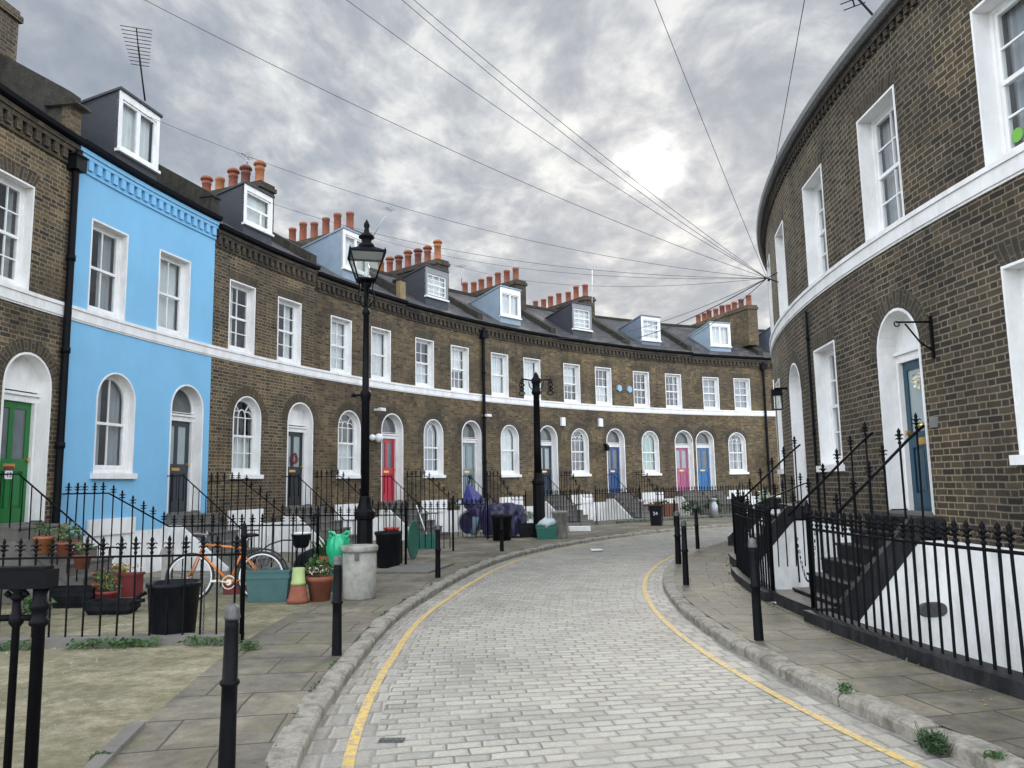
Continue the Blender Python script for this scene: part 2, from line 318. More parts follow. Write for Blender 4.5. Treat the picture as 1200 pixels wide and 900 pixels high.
# ------------------------------------------------------------------ mesh builder
class MB:
    def __init__(s, f=None): s.v = []; s.p = []; s.f = []; s.u = []; s.sm = []; s.map = f or (lambda a, b, c: (a, b, c))
    def vert(s, a, b, c):
        s.p.append((a, b, c)); s.v.append(s.map(a, b, c)); return len(s.v)-1
    def face(s, idx, uv=None, smooth=False):
        s.f.append(tuple(idx)); s.sm.append(smooth)
        if uv is None:
            ps = [Vector(s.p[i]) for i in idx]
            n = (ps[1]-ps[0]).cross(ps[2]-ps[0])
            if n.length < 1e-12 and len(ps) > 3: n = (ps[2]-ps[0]).cross(ps[3]-ps[0])
            a = [abs(n.x), abs(n.y), abs(n.z)]
            k = a.index(max(a))
            uv = [((p.x, p.z) if k == 1 else (p.y, p.z) if k == 0 else (p.x, p.y)) for p in ps]
        s.u.append(uv)
    def quad(s, *pts, uv=None, smooth=False): s.face([s.vert(*p) for p in pts], uv, smooth)
    def box(s, a0, a1, b0, b1, c0, c1, seg=None):
        n = seg or max(1, int(abs(a1-a0)/.6))
        rows = []
        for i in range(n+1):
            a = a0+(a1-a0)*i/n
            rows.append([s.vert(a, b0, c0), s.vert(a, b1, c0), s.vert(a, b1, c1), s.vert(a, b0, c1)])
        for i in range(n):
            p, q = rows[i], rows[i+1]
            for k in range(4): s.face((p[k], q[k], q[(k+1) % 4], p[(k+1) % 4]))
        s.face(rows[0]); s.face(rows[-1][::-1])
    def prism(s, outline, c0, c1, axis=2):
        """closed polygon outline [(x,y)] extruded along axis"""
        def P(x, y, c): return (x, y, c) if axis == 2 else (x, c, y) if axis == 1 else (c, x, y)
        lo = [s.vert(*P(x, y, c0)) for x, y in outline]; hi = [s.vert(*P(x, y, c1)) for x, y in outline]
        n = len(outline)
        for i in range(n): s.face((lo[i], lo[(i+1) % n], hi[(i+1) % n], hi[i]))
        s.face(lo[::-1]); s.face(hi)
    def strip(s, A, B, closed=True, smooth=False):
        """A,B lists of (a,b,c)"""
        ia = [s.vert(*p) for p in A]; ib = [s.vert(*p) for p in B]; n = len(A)
        for i in range(n if closed else n-1):
            j = (i+1) % n; s.face((ia[i], ia[j], ib[j], ib[i]), smooth=smooth)
    def lathe(s, prof, c=(0, 0, 0), n=16, smooth=True, cap=True, sx=1.0, sy=1.0, rot=0.0):
        rings = []
        for r, z in prof:
            rings.append([s.vert(c[0]+sx*r*math.cos(2*PI*i/n+rot), c[1]+sy*r*math.sin(2*PI*i/n+rot), c[2]+z) for i in range(n)])
        acc = 0
        for k in range(len(rings)-1):
            dl = math.hypot(prof[k+1][0]-prof[k][0], prof[k+1][1]-prof[k][1])
            for i in range(n):
                j = (i+1) % n; rr = max(prof[k][0], .02)
                s.face((rings[k][i], rings[k][j], rings[k+1][j], rings[k+1][i]),
                       [(i*2*PI*rr/n, acc), ((i+1)*2*PI*rr/n, acc), ((i+1)*2*PI*rr/n, acc+dl), (i*2*PI*rr/n, acc+dl)], smooth)
            acc += dl
        if cap:
            if prof[0][0] > 1e-4: s.face(rings[0][::-1])
            if prof[-1][0] > 1e-4: s.face(rings[-1])
    def tube(s, pts, r, n=8, closed=False, smooth=True, cap=True):
        pts = [Vector(p) for p in pts]; m = len(pts); rings = []
        up0 = None
        for i, p in enumerate(pts):
            if closed: t = pts[(i+1) % m]-pts[(i-1) % m]
            else: t = pts[min(i+1, m-1)]-pts[max(i-1, 0)]
            t.normalize()
            up = up0 if up0 is not None else (Vector((0, 0, 1)) if abs(t.z) < .95 else Vector((1, 0, 0)))
            x = t.cross(up)
            if x.length < 1e-5: x = t.cross(Vector((.3, 1, .2)))
            x.normalize(); y = x.cross(t); up0 = y
            rr = r[i] if isinstance(r, (list, tuple)) else r
            rings.append([s.vert(*(p+x*rr*math.cos(2*PI*k/n)+y*rr*math.sin(2*PI*k/n))) for k in range(n)])
        for i in range(m if closed else m-1):
            a, b = rings[i], rings[(i+1) % m]
            for k in range(n): s.face((a[k], a[(k+1) % n], b[(k+1) % n], b[k]), [(0, 0), (.1, 0), (.1, .1), (0, .1)], smooth)
        if cap and not closed: s.face(rings[0][::-1]); s.face(rings[-1])
    def leaves(s, c, rad, n, size, flat=.5):
        for _ in range(n):
            while True:
                q = Vector((R(-1, 1), R(-1, 1), R(-1, 1)))
                if q.length <= 1: break
            q = q*(.55+.45*random.random())
            p = Vector((c[0]+q.x*rad[0], c[1]+q.y*rad[1], c[2]+q.z*rad[2]))
            d = Vector((R(-1, 1), R(-1, 1), R(-.3, 1))).normalized()
            x = d.cross(Vector((R(-1, 1), R(-1, 1), R(-1, 1))))
            if x.length < 1e-3: continue
            x.normalize(); z = size*R(.6, 1.3)
            a = p-d*z; b = p+d*z
            m1 = p+x*z*.45*flat*2; m2 = p-x*z*.45*flat*2
            s.quad(tuple(a), tuple(m1), tuple(b), tuple(m2), uv=[(0, 0), (1, 0), (1, 1), (0, 1)])
    def build(s, name, m, parent=None, recalc=True, local=False):
        if not s.v: return None
        me = bpy.data.meshes.new(name)
        off = Vector((0, 0, 0))
        if parent is not None and not local:
            r = parent
            while r is not None: off += r.location; r = r.parent
        me.from_pydata([tuple(Vector(v)-off) for v in s.v], [], s.f)
        uvl = me.uv_layers.new(name='UVMap')
        k = 0; data = []
        for uv in s.u:
            for a in uv: data.extend(a)
        uvl.data.foreach_set('uv', data)
        me.polygons.foreach_set('use_smooth', s.sm)
        if recalc:
            bm = bmesh.new(); bm.from_mesh(me)
            bmesh.ops.recalc_face_normals(bm, faces=bm.faces); bm.to_mesh(me); bm.free()
        me.materials.append(m if not isinstance(m, str) else MT[m])
        me.update()
        o = bpy.data.objects.new(name, me); C.objects.link(o)
        if parent is not None: o.parent = parent
        return o

def frame(ox, oy, oz=0.0, ang=0.0):
    ca, sa = math.cos(ang), math.sin(ang)
    return lambda x, y, z: (ox+ca*x-sa*y, oy+sa*x+ca*y, oz+z)
def tag(o, label, cat, group=None, kind=None):
    if label: o['label'] = label
    if cat: o['category'] = cat
    if group: o['group'] = group
    if kind: o['kind'] = kind
    return o
def thing(name, label, cat, loc=(0, 0, 0), group=None):
    o = bpy.data.objects.new(name, None); C.objects.link(o); o.location = loc
    o.empty_display_size = .2
    return tag(o, label, cat, group)
def struct(name, mb, m, kind='structure'):
    o = mb.build(name, m); o['kind'] = kind; return o
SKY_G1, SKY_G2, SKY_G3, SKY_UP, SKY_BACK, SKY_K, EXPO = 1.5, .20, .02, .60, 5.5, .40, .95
# ------------------------------------------------------------------ curves: (s along facade, d out towards the street, z up)
class Arc:
    def __init__(s, cx, cy, r, sg, off=0.0): s.cx, s.cy, s.r, s.sg, s.off = cx, cy, r, sg, off
    def __call__(s, a, d, z):
        t = (a+s.off)/s.r; q = s.r - d if s.sg > 0 else s.r + d
        return (s.cx-q*math.cos(t), s.cy+q*math.sin(t), z)
    def S(s, deg): return math.radians(deg)*s.r
OUT = Arc(21.25, 8.7, 29.13, 1)
INN = Arc(31.0, 9.9, 26.1, -1, .29)
KX, KY = 21.85, 9.4
RKL, RKR, RPL = 23.43, 19.75, 18.5
KOFF = [(-60, .30), (0, .30), (3, .25), (5, .17), (6.5, .07), (8, -.03), (10, -.08), (12, -.17), (14, -.16), (17.5, .02), (22, .03), (28, 0), (90, 0)]
def koff(r, a):
    '''the outer kerb is not a perfect circle: small radial shift, fading out away from the kerb'''
    if a < -PI/2 or a > PI/2 or r < 21: return 0.0
    y = KY+RKL*math.sin(a); v = 0
    for (y0, v0), (y1, v1) in zip(KOFF, KOFF[1:]):
        if y0 <= y < y1: t = (y-y0)/(y1-y0); v = v0+(v1-v0)*t; break
    return v*min(1, max(0, (r-21)/1.9))*min(1, max(0, (24.72-r)/.9))
def kmap(r, a, z): q = r+koff(r, a); return (KX-q*math.cos(a), KY+q*math.sin(a), z)
def ring(name, r0, r1, z, m, a0, a1, seg=140, nr=1):
    b = MB(lambda r, a, zz: kmap(r, a/21.6, zz))
    A0, A1 = math.radians(a0)*21.6, math.radians(a1)*21.6
    g = [[b.vert(r0+(r1-r0)*j/nr, A0+(A1-A0)*i/seg, z) for j in range(nr+1)] for i in range(seg+1)]
    for i in range(seg):
        for j in range(nr):
            b.face((g[i][j], g[i][j+1], g[i+1][j+1], g[i+1][j]))
    return struct(name, b, m)

# ------------------------------------------------------------------ setting
ring('ground', RPL-.10, 400, -.16, MT['ground'], -180, 180, 160, 6)
b = MB(); vv = [b.vert(KX-19*math.cos(2*PI*k/96), KY+19*math.sin(2*PI*k/96), -2.3) for k in range(96)]; b.face(vv); struct('area_floor', b, 'flags_wide')
b = MB(); b.strip([(KX-(RPL-.10)*math.cos(2*PI*k/160), KY+(RPL-.10)*math.sin(2*PI*k/160), -2.3) for k in range(160)], [(KX-(RPL-.10)*math.cos(2*PI*k/160), KY+(RPL-.10)*math.sin(2*PI*k/160), .0) for k in range(160)]); struct('area_retaining_wall', b, 'white_base')
RD = -.10
ring('road', RKR+.32, RKL-.42, RD, MT['setts'], -75, 100, 140, 6)
ring('road_gutter', RKL-.42, RKL+.05, RD, MT['setts_gutter'], -75, 100)
ring('road_gutter', RKR-.05, RKR+.32, RD, MT['setts_gutter'], -75, 100)
ring('road_marking', RKL-.315, RKL-.24, RD+.004, MT['yellow'], -75, 62, 200)
ring('road_marking', RKR+.265, RKR+.333, RD+.004, MT['yellow'], -75, 80, 200)
def kerb(name, r0, r1, a0, a1, step):
    b = MB(kmap)
    rng = random.Random(3); a = math.radians(a0); rm = (r0+r1)/2
    while a < math.radians(a1):
        w = step*rng.uniform(.75, 1.2)/rm; e = a+w-.022/rm
        dz, dr, tl = rng.uniform(-.008, .008), rng.uniform(-.008, .008), rng.uniform(-.006, .006)
        q0, q1 = r0+dr, r1+dr
        inner = (q0, q1) if r0 < r1 else (q0, q1)
        sgn = 1 if r1 > r0 else -1
        bev = .03*sgn
        prof = [(q0+.012*sgn, -.16), (q0, -.03+dz), (q0+.008*sgn, -.012+dz), (q0+bev, .004+dz), (q1, .004+dz+tl), (q1, -.16)]
        n = 3; rings = []
        for k in range(n+1):
            t = a+(e-a)*k/n; jit = 0 if 0 < k < n else 2
            rings.append([b.vert(r+(rng.uniform(-.006, .006) if i < 4 else 0), t, z-(.007*jit if 0 < i < 5 else 0)) for i, (r, z) in enumerate(prof)])
        for k in range(n):
            for i in range(5):
                r_ = [rings[k][i], rings[k+1][i], rings[k+1][i+1], rings[k][i+1]]
                t0, t1 = a*rm, e*rm
                b.face(r_, [(i*.1, t0+(t1-t0)*k/n), (i*.1, t0+(t1-t0)*(k+1)/n), (i*.1+.1, t0+(t1-t0)*(k+1)/n), (i*.1+.1, t0+(t1-t0)*k/n)], smooth=False)
        b.face(rings[0]); b.face(rings[-1][::-1])
        a += w
    return struct(name, b, 'kerb')
kerb('kerb', RKL, RKL+.19, -75, 100, .95)
kerb('kerb', RKR, RKR-.19, -75, 100, .85)
ring('pavement', RKL+.17, 24.72, .0, MT['flags'], -75, 100)
ring('pavement', RPL-.1, RKR-.17, .0, MT['flags'], -75, 100)
ring('forecourt', 24.72, 31.5, -.004, MT['sandy'], -75, 6.5)
ring('forecourt', 24.72, 31.5, -.004, MT['flags_wide'], 6.5, 100)
# lower step edge where the near yard meets the flags
b = MB(lambda r, a, zz: (KX-r*math.cos(a), KY+r*math.sin(a), zz))
for i in range(6): 
    a = math.radians(-16+i*1.15); b.box(24.70, 24.80, a, a+math.radians(1.12), -.03, .035+R(-.006, .006), 1)
struct('yard_kerb', b, 'stone')
b = MB(lambda r, a, zz: (KX-r*math.cos(a), KY+r*math.sin(a), zz))
b.box(23.9, 24.9, math.radians(11.5), math.radians(15.2), 0, .035, 1); struct('paving_step', b, 'stone')

# ------------------------------------------------------------------ house pieces
def outline(sc_, w, z0, zs, arch, inset=0.0, n=14):
    """list of (s,z) from lower start, up, over, down; rect top = zs"""
    h = w/2-inset
    if not arch: return [(sc_-h, z0+inset), (sc_-h, zs-inset), (sc_+h, zs-inset), (sc_+h, z0+inset)]
    pts = [(sc_-h, z0+inset)]
    for i in range(n+1):
        a = PI-PI*i/n; pts.append((sc_+h*math.cos(a), zs+h*math.sin(a)))
    pts.append((sc_+h, z0+inset)); return pts
def D3(ol, d): return [(s, d, z) for s, z in ol]

def wall_mesh(arc, a0, a1, z0, z1, ops, d=0.0):
    """front skin with the openings cut out; ops = (centre, w, zlow, ztop/spring, arch)"""
    br = {a0, a1}
    for (c, w, lo, hi, arch) in ops:
        if arch:
            for i in range(15): br.add(c+w/2*math.cos(PI-PI*i/14))
        else: br.add(c-w/2); br.add(c+w/2)
    n = int((a1-a0)/.3)+1
    for i in range(n): br.add(a0+(a1-a0)*i/n)
    xs = sorted(br); xs = [x for i, x in enumerate(xs) if i == 0 or x-xs[i-1] > 1e-4]
    b = MB(arc)
    for x0, x1 in zip(xs, xs[1:]):
        xm = (x0+x1)/2; cut = []
        for (c, w, lo, hi, arch) in ops:
            if abs(xm-c) < w/2:
                def top(x): return hi+(math.sqrt(max(0, (w/2)**2-(x-c)**2)) if arch else 0)
                cut.append((lo, top(x0), top(x1)))
        cut.sort(); p0 = p1 = z0
        for lo, t0, t1 in cut:
            b.quad((x0, d, p0), (x1, d, p1), (x1, d, lo), (x0, d, lo)); p0, p1 = t0, t1
        b.quad((x0, d, p0), (x1, d, p1), (x1, d, z1), (x0, d, z1))
    return b

def bar(b, pts, w, d0, d1):
    """flat glazing bar along a polyline in the facade plane"""
    for (s0, z0), (s1, z1) in zip(pts, pts[1:]):
        t = Vector((s1-s0, z1-z0)); 
        if t.length < 1e-6: continue
        t.normalize(); nx, nz = -t.y*w/2, t.x*w/2
        q = [(s0+nx, z0+nz), (s1+nx, z1+nz), (s1-nx, z1-nz), (s0-nx, z0-nz)]
        f = [b.vert(s, d1, z) for s, z in q]; k = [b.vert(s, d0, z) for s, z in q]
        b.face(f)
        for i in range(4): b.face((f[i], f[(i+1) % 4], k[(i+1) % 4], k[i]))

def curtain_mesh(b, s0, s1, z0, z1, d, fold=.11, amp=.018):
    n = max(6, int((s1-s0)/.022)); ph = R(0, 6)
    A = []; B = []
    for i in range(n+1):
        s = s0+(s1-s0)*i/n; dd = d+amp*math.sin(2*PI*(s-s0)/fold+ph)+amp*.5*math.sin(2*PI*(s-s0)/(fold*.37)+ph*2)
        A.append((s, dd, z0)); B.append((s, dd*1.0, z1))
    b.strip(A, B, closed=False, smooth=True)

def make_window(root, arc, c, w, z0, zs, arch, style='4x3', cur='none', depth=.15, sill=True, paint='white', upper=False, lift=0.0):
    ztop = zs+(w/2 if arch else 0)
    fr = MB(arc)
    o0 = outline(c, w, z0, zs, arch); o1 = outline(c, w, z0, zs, arch, .03)
    su = MB(arc)
    su.strip(D3(o0, -.02), D3(o0, .010)); su.strip(D3(o0, .010), D3(o1, .010)); su.strip(D3(o1, .010), D3(o1, -depth-.05))
    # sash box
    o2 = outline(c, w, z0, zs, arch, .075); o3 = outline(c, w, z0, zs, arch, .12)
    dg = -depth
    fr.strip(D3(o1, dg+.02), D3(o2, dg+.02)); fr.strip(D3(o2, dg+.02), D3(o2, dg-.0)); fr.strip(D3(o2, dg), D3(o3, dg)); fr.strip(D3(o3, dg), D3(o3, dg-.05))
    h = w/2-.12; zl = z0+.12; zu = (zs-.12) if not arch else zs
    zm = z0+(ztop-z0)*.5 if not arch else z0+(ztop-z0)*.49
    zm += lift
    fr.box(c-h-.02, c+h+.02, dg-.045, dg+.012, zm-.025, zm+.025, 1)
    fr.box(c-h-.02, c+h+.02, dg-.03, dg+.006, zl-.02, zl+.035, 1)
    gb = .021
    def V(x, za, zb): bar(fr, [(c+x, za), (c+x, zb)], gb, dg-.03, dg-.002)
    def H(z, x0=-h, x1=h): bar(fr, [(c+x0, z), (c+x1, z)], gb, dg-.03, dg-.002)
    if style in ('2x2', '2x4'):
        V(0, zl, zm)
        V(0, zm, ztop-.1 if arch else zu)
        if style == '2x4': H((zl+zm)/2); H((zm+zu)/2)
    elif style == '3x4':
        for x in (-h/3, h/3): V(x, zl, zu)
        H((zl+zm)/2); H((zm+zu)/2)
    elif style in ('gothic', 'fan'):
        for x in (-h/3, h/3): V(x, zl, zs)
        H((zl+zm)/2)
        H(zs) if style == 'gothic' else None
        if style == 'gothic':
            r = h/3; ctr = (c, zs)
            arc1 = [(c+r*math.cos(a), zs+r*1.5*math.sin(a)) for a in [PI*i/8 for i in range(9)]]
            bar(fr, arc1, gb, dg-.03, dg-.002)
            bar(fr, [(c-r*.75, zs+r*1.0), (c-h*.62, zs+h*.80)], gb, dg-.03, dg-.002)
            bar(fr, [(c+r*.75, zs+r*1.0), (c+h*.62, zs+h*.80)], gb, dg-.03, dg-.002)
            for sg in (-1, 1):
                bar(fr, [(c+sg*h*.98, zs+.02), (c+sg*h*.86, zs+h*.22), (c+sg*h*.62, zs+h*.40), (c+sg*r*.9, zs+h*.36)], gb, dg-.03, dg-.002)
        else:
            bar(fr, [(c-h/3, zs), (c-h*.28, zs+h*.35), (c-h*.05, zs+h*.62), (c+h*.35, zs+h*.93)], gb, dg-.03, dg-.002)
            bar(fr, [(c+h/3, zs), (c+h*.28, zs+h*.35), (c+h*.05, zs+h*.62), (c-h*.35, zs+h*.93)], gb, dg-.03, dg-.002)
    win = fr.build('window', paint, root)
    su.build('surround', paint, win)
    g = MB(arc); g.face([g.vert(s, dg-.02, z) for s, z in outline(c, w, z0, zs, arch, .10)]); g.build('pane', 'glass', win, recalc=False)
    cu = MB(arc); dc = dg-.13
    hh = h+.04; zt = ztop-.08
    if cur != 'none':
        kind, colour = (cur.split(':')+['curtain'])[:2]
        if kind == 'full': curtain_mesh(cu, c-hh, c+hh, zl-.05, zt, dc, .10, .012)
        elif kind == 'split':
            curtain_mesh(cu, c-hh, c-hh*.12, zl-.05, zt, dc); curtain_mesh(cu, c+hh*.25, c+hh, zl-.05, zt, dc)
        elif kind == 'one': curtain_mesh(cu, c-hh, c-hh*.0, zl-.05, zt, dc)
        elif kind == 'other': curtain_mesh(cu, c+hh*.05, c+hh, zl-.05, zt, dc)
        elif kind == 'sides':
            curtain_mesh(cu, c-hh, c-hh*.55, zl-.05, zt, dc); curtain_mesh(cu, c+hh*.55, c+hh, zl-.05, zt, dc)
        elif kind == 'half': curtain_mesh(cu, c-hh, c+hh, zl-.05, zm+.02, dc, .09, .012)
        elif kind == 'blind': cu.quad((c-hh, dc, zm-(zm-zl)*.1), (c+hh, dc, zm-(zm-zl)*.1), (c+hh, dc, zt), (c-hh, dc, zt))
        elif kind == 'low': cu.quad((c-hh, dc, zl), (c+hh, dc, zl), (c+hh, dc, zt), (c-hh, dc, zt))
        cu.build('curtain', colour, win, recalc=False)
    if sill:
        sl = MB(arc); sl.box(c-w/2-.06, c+w/2+.06, -.02, .075, z0-.095, z0+.004, 2)
        sl.build('sill', paint, win)
    return win

def voussoirs(root, arc, c, w, z0, zs, arch, m, hgt=.225):
    b = MB(arc); d = .006
    if arch:
        n = 16; r0 = w/2; r1 = w/2+hgt
        for i in range(n):
            t0, t1 = PI-PI*i/n, PI-PI*(i+1)/n
            q = [(c+r*math.cos(t), d, zs+r*math.sin(t)) for r, t in ((r0, t0), (r0, t1), (r1, t1), (r1, t0))]
            u0, u1 = (PI-t0)*(r0+.1), (PI-t1)*(r0+.1)
            b.quad(*q, uv=[(.0, u0), (.0, u1), (.226, u1), (.226, u0)])
        q0 = [(c+r1*math.cos(PI-PI*i/n), zs+r1*math.sin(PI-PI*i/n)) for i in range(n+1)]
        b.strip([(s, d, z) for s, z in q0], [(s, -.01, z) for s, z in q0], closed=False)
    else:
        sp = .11; n = 6
        for i in range(n):
            f0, f1 = i/n, (i+1)/n
            a0_, a1_ = c-w/2+w*f0, c-w/2+w*f1; b0_, b1_ = c-w/2-sp+(w+2*sp)*f0, c-w/2-sp+(w+2*sp)*f1
            b.quad((a0_, d, zs), (a1_, d, zs), (b1_, d, zs+hgt), (b0_, d, zs+hgt), uv=[(0, a0_), (0, a1_), (.226, a1_), (.226, a0_)])
        b.strip([(c-w/2-sp, d, zs+hgt), (c+w/2+sp, d, zs+hgt)], [(c-w/2-sp, -.01, zs+hgt), (c+w/2+sp, -.01, zs+hgt)], closed=False)
    b.build('brick_arch', m, root)

def make_door(root, arc, c, w, z0, zs, col, fan='glass', panes=2, depth=.24, extra=None, frost='frosted', sash='white', leafw=.80):
    """arched white doorway with panelled leaf"""
    o0 = outline(c, w, z0, zs, True); o1 = outline(c, w, z0, zs, True, .035)
    def nobase(o, dz=0): return [(s, z) for s, z in o]
    su = MB(arc)
    su.strip(D3(o0, -.02), D3(o0, .012), closed=False); su.strip(D3(o0, .012), D3(o1, .012), closed=False); su.strip(D3(o1, .012), D3(o1, -depth-.06), closed=False)
    hw = leafw/2; zd = z0+1.93; dd = -depth
    for sg in (-1, 1):
        a, e = sorted((c+sg*hw, c+sg*(w/2-.03)))
        su.box(a, e, dd-.05, dd+.035, z0, zd, 1)
        a, e = sorted((c+sg*hw, c+sg*(hw+.045)))
        su.box(a, e, dd+.036, dd+.06, z0, zd, 1)
    su.box(c-w/2+.03, c+w/2-.03, dd-.05, dd+.05, zd, zd+.10, 1)
    su.box(c-w/2+.01, c+w/2-.01, dd-.02, dd+.085, zd+.102, zd+.145, 1)
    rr = w/2-.035
    fo = outline(c, w, zd+.14, zs, True, .035)
    if fan == 'panel':
        su.face([su.vert(s, dd+.03, z) for s, z in fo])
    else:
        fi = outline(c, w, zd+.10, zs, True, .09)
        su.strip(D3(fo, dd+.02), D3(fi, dd+.02)); su.strip(D3(fi, dd+.02), D3(fi, dd-.03))
        if fan == 'bar': bar(su, [(c, zd+.14), (c, zs+rr-.05)], .025, dd-.02, dd+.01)
    # leaf: stiles and rails with recessed panels
    lf = MB(arc); z1 = z0+.02; t0, t1 = dd-.05, dd
    st = .10; mid = .095
    def B(a, e, zl, zh, f=t1): lf.box(a, e, t0, f, zl, zh, 1)
    B(c-hw+.003, c-hw+st, z1, zd); B(c+hw-st, c+hw-.003, z1, zd)
    B(c-hw+st, c+hw-st, z1, z1+.22); B(c-hw+st, c+hw-st, z1+.80, z1+1.0); B(c-hw+st, c+hw-st, zd-.11, zd)
    B(c-mid/2, c+mid/2, z1+.22, z1+.80); 
    if panes == 2: B(c-mid/2, c+mid/2, z1+1.0, zd-.11)
    for sg in (-1, 1):
        a, e = sorted((c+sg*mid/2, c+sg*(hw-st)))
        B(a+.002, e-.002, z1+.222, z1+.798, t1-.025); B(a+.035, e-.035, z1+.26, z1+.76, t1-.012)
    door = lf.build('door', col, root)
    su.build('surround', sash, door)
    g = MB(arc)
    if panes == 2:
        for sg in (-1, 1):
            a, e = sorted((c+sg*mid/2, c+sg*(hw-st))); g.quad((a, t1-.02, z1+1.0), (e, t1-.02, z1+1.0), (e, t1-.02, zd-.11), (a, t1-.02, zd-.11))
    else: g.quad((c-hw+st, t1-.02, z1+1.0), (c+hw-st, t1-.02, z1+1.0), (c+hw-st, t1-.02, zd-.11), (c-hw+st, t1-.02, zd-.11))
    g.build('pane', frost, door, recalc=False)
    if fan != 'panel':
        g = MB(arc); g.face([g.vert(s, dd-.01, z) for s, z in outline(c, w, zd+.10, zs, True, .08)]); g.build('fanlight', 'fan_glass', door, recalc=False)
    k = MB(arc)
    kx = c+(hw-.05)
    k.box(kx-.025, kx+.025, t1, t1+.05, z1+.97, z1+1.02, 1); k.build('knob', 'brass', door)
    k = MB(arc); k.box(c-.12, c+.12, t1, t1+.008, z1+.86, z1+.92, 1); k.build('letter_plate', 'brass' if extra != 'dull' else 'alu_grey', door)
    th = MB(arc); th.box(c-w/2+.01, c+w/2-.01, dd-.08, .015, z0-.06, z0+.018, 1); th.build('threshold', 'stone', door)
    return door

def steps(root, arc, c, zt, run, m, flank='white', w=1.10, landing=.42, flank_black=False):
    n = 6; rise = zt/n; b = MB(arc); tread = (run-landing)/(n-1)
    for i in range(n):
        d1 = landing+tread*(n-1-i) if i < n else landing
        d1 = run-tread*i if i < n-1 else landing
        z1 = rise*(i+1)-.03
        z0_ = 0 if i == 0 else rise*i-.03
        b.box(c-w/2, c+w/2, .012, d1, z0_+.0, z1-.001, 2)
        b.box(c-w/2-.0, c+w/2+.0, .012, d1+.025, z1, z1+.03, 2) if False else None
    for i in range(n):
        d1 = run-tread*i if i < n-1 else landing
        z1 = rise*(i+1)-.03
        dlo = (run-tread*(i+1) if i < n-2 else landing) if i < n-1 else .012
        b.box(c-w/2-.01, c+w/2+.01, max(.014, dlo-.02), d1+.022, z1, z1+.03+R(-.003, .003), 2)
    st = b.build('steps', m, root)
    for sg in (-1, 1):
        f = MB(arc); a = c+sg*(w/2+.012); e = c+sg*(w/2+.10)
        if flank_black: pr = [(.012, -2.28), (run+.02, -2.28), (run+.02, -.10), (landing, zt-.26), (.012, zt-.26)]
        else: pr = [(.012, 0), (run-.25, 0), (run-.25, .06), (landing-.02, zt-.20), (.012, zt-.20)]
        lo = [f.vert(a, d, z) for d, z in pr]; hi = [f.vert(e, d, z) for d, z in pr]; k = len(pr)
        for i in range(k): f.face((lo[i], lo[(i+1) % k], hi[(i+1) % k], hi[i]))
        f.face(lo); f.face(hi[::-1])
        f.build('flank_wall', 'white_base' if flank == 'white' else flank, root)
        if flank_black and sg < 0:
            f = MB(arc); e2 = c+sg*(w/2+.106)
            pr = [(run+.015, -.12), (run+.0, .19), (landing+.1, zt+.0), (.013, zt), (.013, zt-.22), (landing-.02, zt-.22), (run-.1, -.12)]
            lo = [f.vert(a-sg*.004, d, z) for d, z in pr]; hi = [f.vert(e2, d, z) for d, z in pr]; k = len(pr)
            for i in range(k): f.face((lo[i], lo[(i+1) % k], hi[(i+1) % k], hi[i]))
            f.face(lo); f.face(hi[::-1]); f.build('stringer', m, root)
    return st

def dentil_cornice(root, arc, a0, a1, zg, m, k=1.0):
    b = MB(arc); n = int((a1-a0)/(.21*(k+1)/2)); st = (a1-a0)/n
    Z = lambda h: zg-.085-(h-.085)*k
    if k < 1:
        for i in range(n):
            s = a0+st*(i+.5); b.box(s-st*.27, s+st*.27, -.01, .045, Z(.42), Z(.245)-.001, 1)
        b.box(a0+.002, a1-.002, -.01, .06, Z(.243), Z(.09)); b.build('cornice', m, root); return
    for i in range(n):
        s = a0+st*(i+.5); b.box(s-st*.27, s+st*.27, -.01, .07, zg-.42, zg-.245, 1)
    b.box(a0+.002, a1-.002, -.01, .075, zg-.243, zg-.17); b.box(a0+.002, a1-.002, -.01, .10, zg-.168, zg-.09); b.box(a0+.002, a1-.002, -.01, .03, zg-.49, zg-.425)
    b.build('cornice', m, root)
def gutter(root, arc, a0, a1, zg, mm='pipe'):
    b = MB(arc); n = int((a1-a0)/.4)+1
    prof = [(.04, 0.02), (.06, -.05), (.12, -.075), (.18, -.05), (.20, .02), (.185, .02), (.17, -.035), (.12, -.055), (.07, -.035), (.055, .02)]
    rings = [[b.vert(a0+(a1-a0)*i/n, d, zg+z) for d, z in prof] for i in range(n+1)]
    k = len(prof)
    for i in range(n):
        for j in range(k): b.face((rings[i][j], rings[i+1][j], rings[i+1][(j+1) % k], rings[i][(j+1) % k]))
    b.face(rings[0]); b.face(rings[-1][::-1])
    b.box(a0, a1, -.01, .038, zg-.085, zg+.03)
    b.build('gutter', mm, root)
def roof(root, arc, a0, a1, zg, slope=.6, ridge=-3.3):
    b = MB(arc); n = 12
    def zz(d): return zg+.03+slope*(.13-d)
    for i in range(n):
        x0, x1 = a0+(a1-a0)*i/n, a0+(a1-a0)*(i+1)/n
        L0 = .0; L1 = (.13-ridge)*math.hypot(1, slope)
        b.quad((x0, .13, zz(.13)), (x1, .13, zz(.13)), (x1, ridge, zz(ridge)), (x0, ridge, zz(ridge)), uv=[(x0, L0), (x1, L0), (x1, L1), (x0, L1)])
        b.quad((x0, ridge, zz(ridge)), (x1, ridge, zz(ridge)), (x1, ridge*2.1, zz(ridge)-2), (x0, ridge*2.1, zz(ridge)-2), uv=[(x0, 0), (x1, 0), (x1, 3.5), (x0, 3.5)])
    r = b.build('roof', 'slate', root)
    rt = MB(arc); rt.box(a0, a1, ridge-.12, ridge+.12, zz(ridge)-.05, zz(ridge)+.06); rt.build('ridge_tiles', 'coping', r)
    return zz
